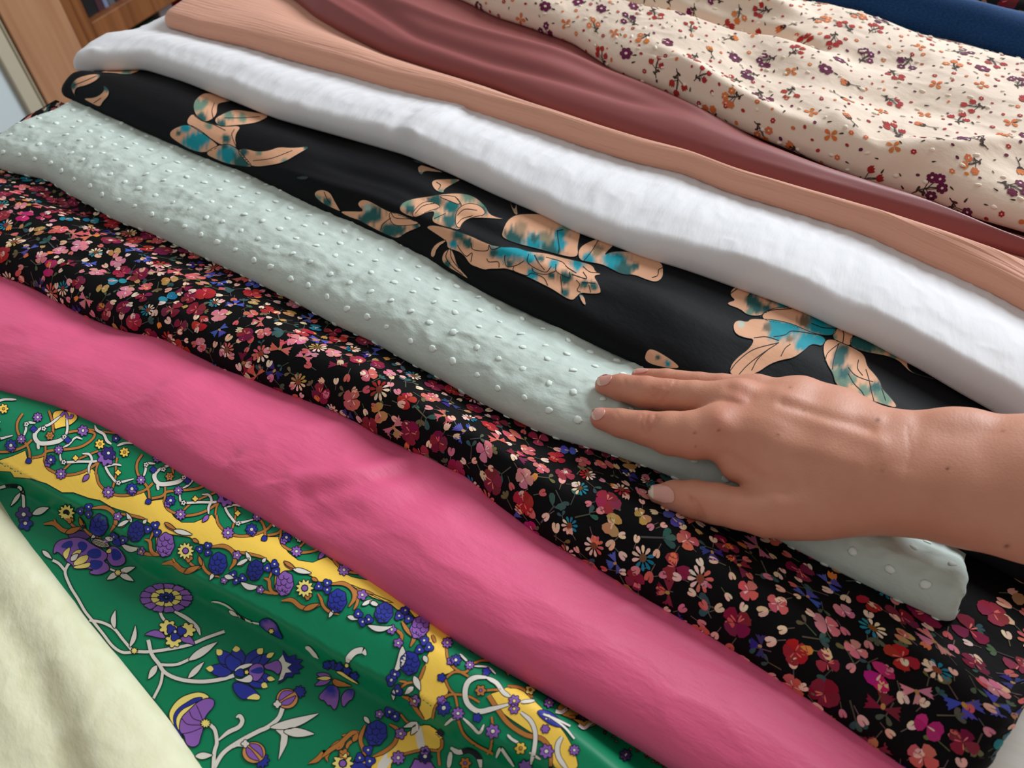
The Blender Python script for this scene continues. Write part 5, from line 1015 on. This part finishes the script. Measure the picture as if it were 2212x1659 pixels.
# ---- cream fabric: sprigs
cp = Print(FAB['cream']); fc = FAB['cream']
PLUM, BRICK, ORNG, LEAF = (104, 32, 68), (172, 48, 44), (216, 120, 64), (66, 50, 42)
def twig(pr, c, a, s_, pts, w=.042):
    p = np.array(pts, float); d = np.gradient(p, axis=0); n = np.stack([-d[:, 1], d[:, 0]], 1)/np.maximum(np.linalg.norm(d, axis=1, keepdims=True), 1e-9)*w
    st = rot_pts(np.vstack([p+n, p-n]), c, a, s_); m = len(p); pr._push(st, lin(LEAF), [(i, i+1, m+i+1, m+i) for i in range(m-1)], 1)
def c_flower(pr, c, a, s_, rgb, cen=True):
    t = np.linspace(0, 2*np.pi, 24, endpoint=False); r_ = .76+.24*np.abs(np.cos(3*t))**.6
    pr.fan(rot_pts(np.stack([r_*np.cos(t), r_*np.sin(t)*.9], 1), c, a, s_), jit(rgb, 8), 2)
    if cen: pr.fan(rot_pts(ell(0, 0, .24, .2), c, a, s_), (240, 214, 206), 2.6)
def c_tulip(pr, c, a, s_, rgb): pr.fan(rot_pts([(-.8, -.1), (-.5, -.7), (.2, -.8), (.8, -.7), (.55, -.3), (.95, 0), (.55, .25), (.9, .6), (.1, .8), (-.6, .5)], c, a, s_), jit(rgb, 8), 2)
def c_leaf(pr, c, a, s_): pr.fan(rot_pts(petal(0, 0, 1, .17), c, a, s_), jit(LEAF, 8), 1.5)
def c_four(pr, c, a, s_):
    for k in range(4): pr.fan(rot_pts(petal(k*1.57+rnd.uniform(-.2, .2), .05, 1, .3), c, a, s_), jit(ORNG, 8), 2)
def sprig(pr, c, a, s_, rgb, fl):
    twig(pr, c, a, s_, [(-1, 0), (-.4, .08), (.2, .02), (.8, -.2)]); ends = [(.9, -.25), (.5, .6), (.1, -.55), (.95, .35)]
    for k, (x, y) in enumerate(ends[:rnd.choice((3, 4))]):
        twig(pr, c, a, s_, [(-.3+k*.12, .06), ((x-.2)*.55, (y)*.6), (x, y)], .03); q = rot_pts([(x, y)], c, a, s_)[0]
        (c_flower if fl == 0 else c_tulip)(pr, q, a+rnd.uniform(-.5, .5), s_*(.36 if fl else .40), rgb, *((rnd.random() < .7,) if fl == 0 else ()))
    for x, y, q in ((-.6, .1, 2.4), (-.8, -.05, -2.4), (-.2, .1, 1.2)): c_leaf(pr, rot_pts([(x, y)], c, a, s_)[0], a+q+3.14, s_*.55)
allc = scatter(fc.xs[0], fc.xs[-1], -.004, .46, .0225, 9000, lambda p: True)
for p in allc:
    a = rnd.uniform(0, 6.28); t = rnd.random()
    if t < .30: sprig(cp, p, a, rnd.uniform(.0080, .0100), BRICK, 1)
    elif t < .50: sprig(cp, p, a, rnd.uniform(.0085, .0105), PLUM, 0)
    elif t < .62: sprig(cp, p, a, .0085, ORNG, 0)
    elif t < .76: c_flower(cp, p, a, .0066, PLUM); c_leaf(cp, (p[0]+.006, p[1]), a, .005); c_leaf(cp, (p[0]-.005, p[1]+.003), a+2, .004)
    elif t < .88: c_four(cp, p, a, .0056); c_leaf(cp, (p[0]+.005, p[1]+.003), a+1, .004)
    else: twig(cp, p, a, .008, [(-1, 0), (-.2, .1), (.6, 0)]); c_tulip(cp, rot_pts([(.8, 0)], p, a, .008)[0], a, .0040, ORNG); c_tulip(cp, rot_pts([(.45, .05)], p, a, .008)[0], a, .0032, LEAF); c_leaf(cp, rot_pts([(-.5, .1)], p, a, .008)[0], a+2.4, .004)
for p in scatter(fc.xs[0], fc.xs[-1], -.004, .46, .0085, 30000, lambda p: rnd.random() < .8):
    if any((p[0]-q[0])**2+(p[1]-q[1])**2 < .0102**2 for q in allc): continue
    a = rnd.uniform(0, 6.28); t = rnd.random()
    if t < .45: cp.fan(rot_pts(ell(0, 0, 1, .75, 0, 7), p, a, rnd.uniform(.0012, .0019)), jit(rnd.choice((BRICK, BRICK, ORNG, PLUM)), 8), 2)
    elif t < .65: c_flower(cp, p, a, .0022, rnd.choice((BRICK, ORNG)), True)
    else: c_leaf(cp, p, a, rnd.uniform(.003, .0045))
M['cream_print'] = print_mat('sprig print', .8, .2, (50, 70), .0016, 1400)
cp.build(M['cream_print'], base=.0003)

# ---- dark fabric at the back: a few flowers
kp = Print(FAB['dark']); fk = FAB['dark']
for p in scatter(fk.xs[0], fk.xs[-1], 0, .2, .017, 3000, lambda p: True):
    a = rnd.uniform(0, 6.28); t = rnd.random()
    if t < .35: d_bloom(kp, p, a, .009, (120, 34, 40), 5)
    elif t < .6: d_butter(kp, p, a, .008, (176, 136, 90))
    elif t < .8: d_bloom(kp, p, a, .008, (84, 66, 150), 5)
    else: d_leaves(kp, p, a, .008, (120, 100, 70))
kp.build(M['ditsy_print'])

# ---- woven tufts standing on the mint and cream fabrics
import bmesh
def tuft_mesh(name, seed, rx, ry, rz):
    bm = bmesh.new(); bmesh.ops.create_icosphere(bm, subdivisions=2, radius=1)
    for v in bm.verts:
        n = float(vnoise(v.co.x*1.7+seed, v.co.y*1.7+v.co.z*2.1, seed)); k = 1+.30*n
        v.co = Vector((v.co.x*rx*k, v.co.y*ry*k, max(v.co.z, -.3)*rz*k))
    for f_ in bm.faces: f_.smooth = True
    me = bpy.data.meshes.new(name); bm.to_mesh(me); bm.free(); return me
def tufts(fab, spots, meshes, mat):
    for m_ in meshes: m_.materials.append(mat)
    P_, N_ = fab.surf(np.array(spots))
    for k, (p, n) in enumerate(zip(P_, N_)):
        o = bpy.data.objects.new('tuft', meshes[k % len(meshes)]); col.objects.link(o); o.parent = fab.ob
        q = Vector(n).to_track_quat('Z', 'Y').to_matrix().to_4x4() @ Matrix.Rotation(rnd.uniform(-.7, .7), 4, 'Z')
        s_ = rnd.uniform(.85, 1.2); o.matrix_local = Matrix.Translation(Vector(p-fab.org+n*.0001)) @ q @ Matrix.Diagonal((s_, s_, s_, 1))
M['mint_tuft'] = plain_mat('mint thread', (226, 236, 230), .9, .1); M['cream_tuft'] = plain_mat('cream thread', (246, 232, 214), .85, .2)
sp_ = []
for r_ in range(9):
    for k in range(60):
        x = -.645+k*.0170+(r_ % 2)*.0085+rnd.uniform(-.0014, .0014); v = -.002+r_*.0165+rnd.uniform(-.0012, .0012)
        if x > .110: continue
        i = int(np.argmin(np.abs(fm.xs-x))); vmax = np.interp(np.interp(x, FAB['teal'].xs, FAB['teal'].P[:, FAB['teal'].jL, 1]), fm.P[i, fm.jL:, 1], fm.V[i, fm.jL:])
        if v < vmax+.004: sp_.append((x, v))
tufts(fm, sp_, [tuft_mesh('tuft', 3+k, .0024, .0018, .00065) for k in range(3)], M['mint_tuft'])
sp_ = []
for p in scatter(-.33, fc.xs[-1], -.002, .44, .0150, 20000, lambda p: True):
    q = fc.surf(np.array([p]))[0]; uv_, dd = proj(q)
    if -20 < uv_[0, 0] < W+20 and -20 < uv_[0, 1] < H: sp_.append(p)
rnd.shuffle(sp_)
tufts(fc, sp_[:290], [tuft_mesh('tuft', 13+k, .0021, .0013, .0009) for k in range(3)], M['cream_tuft'])
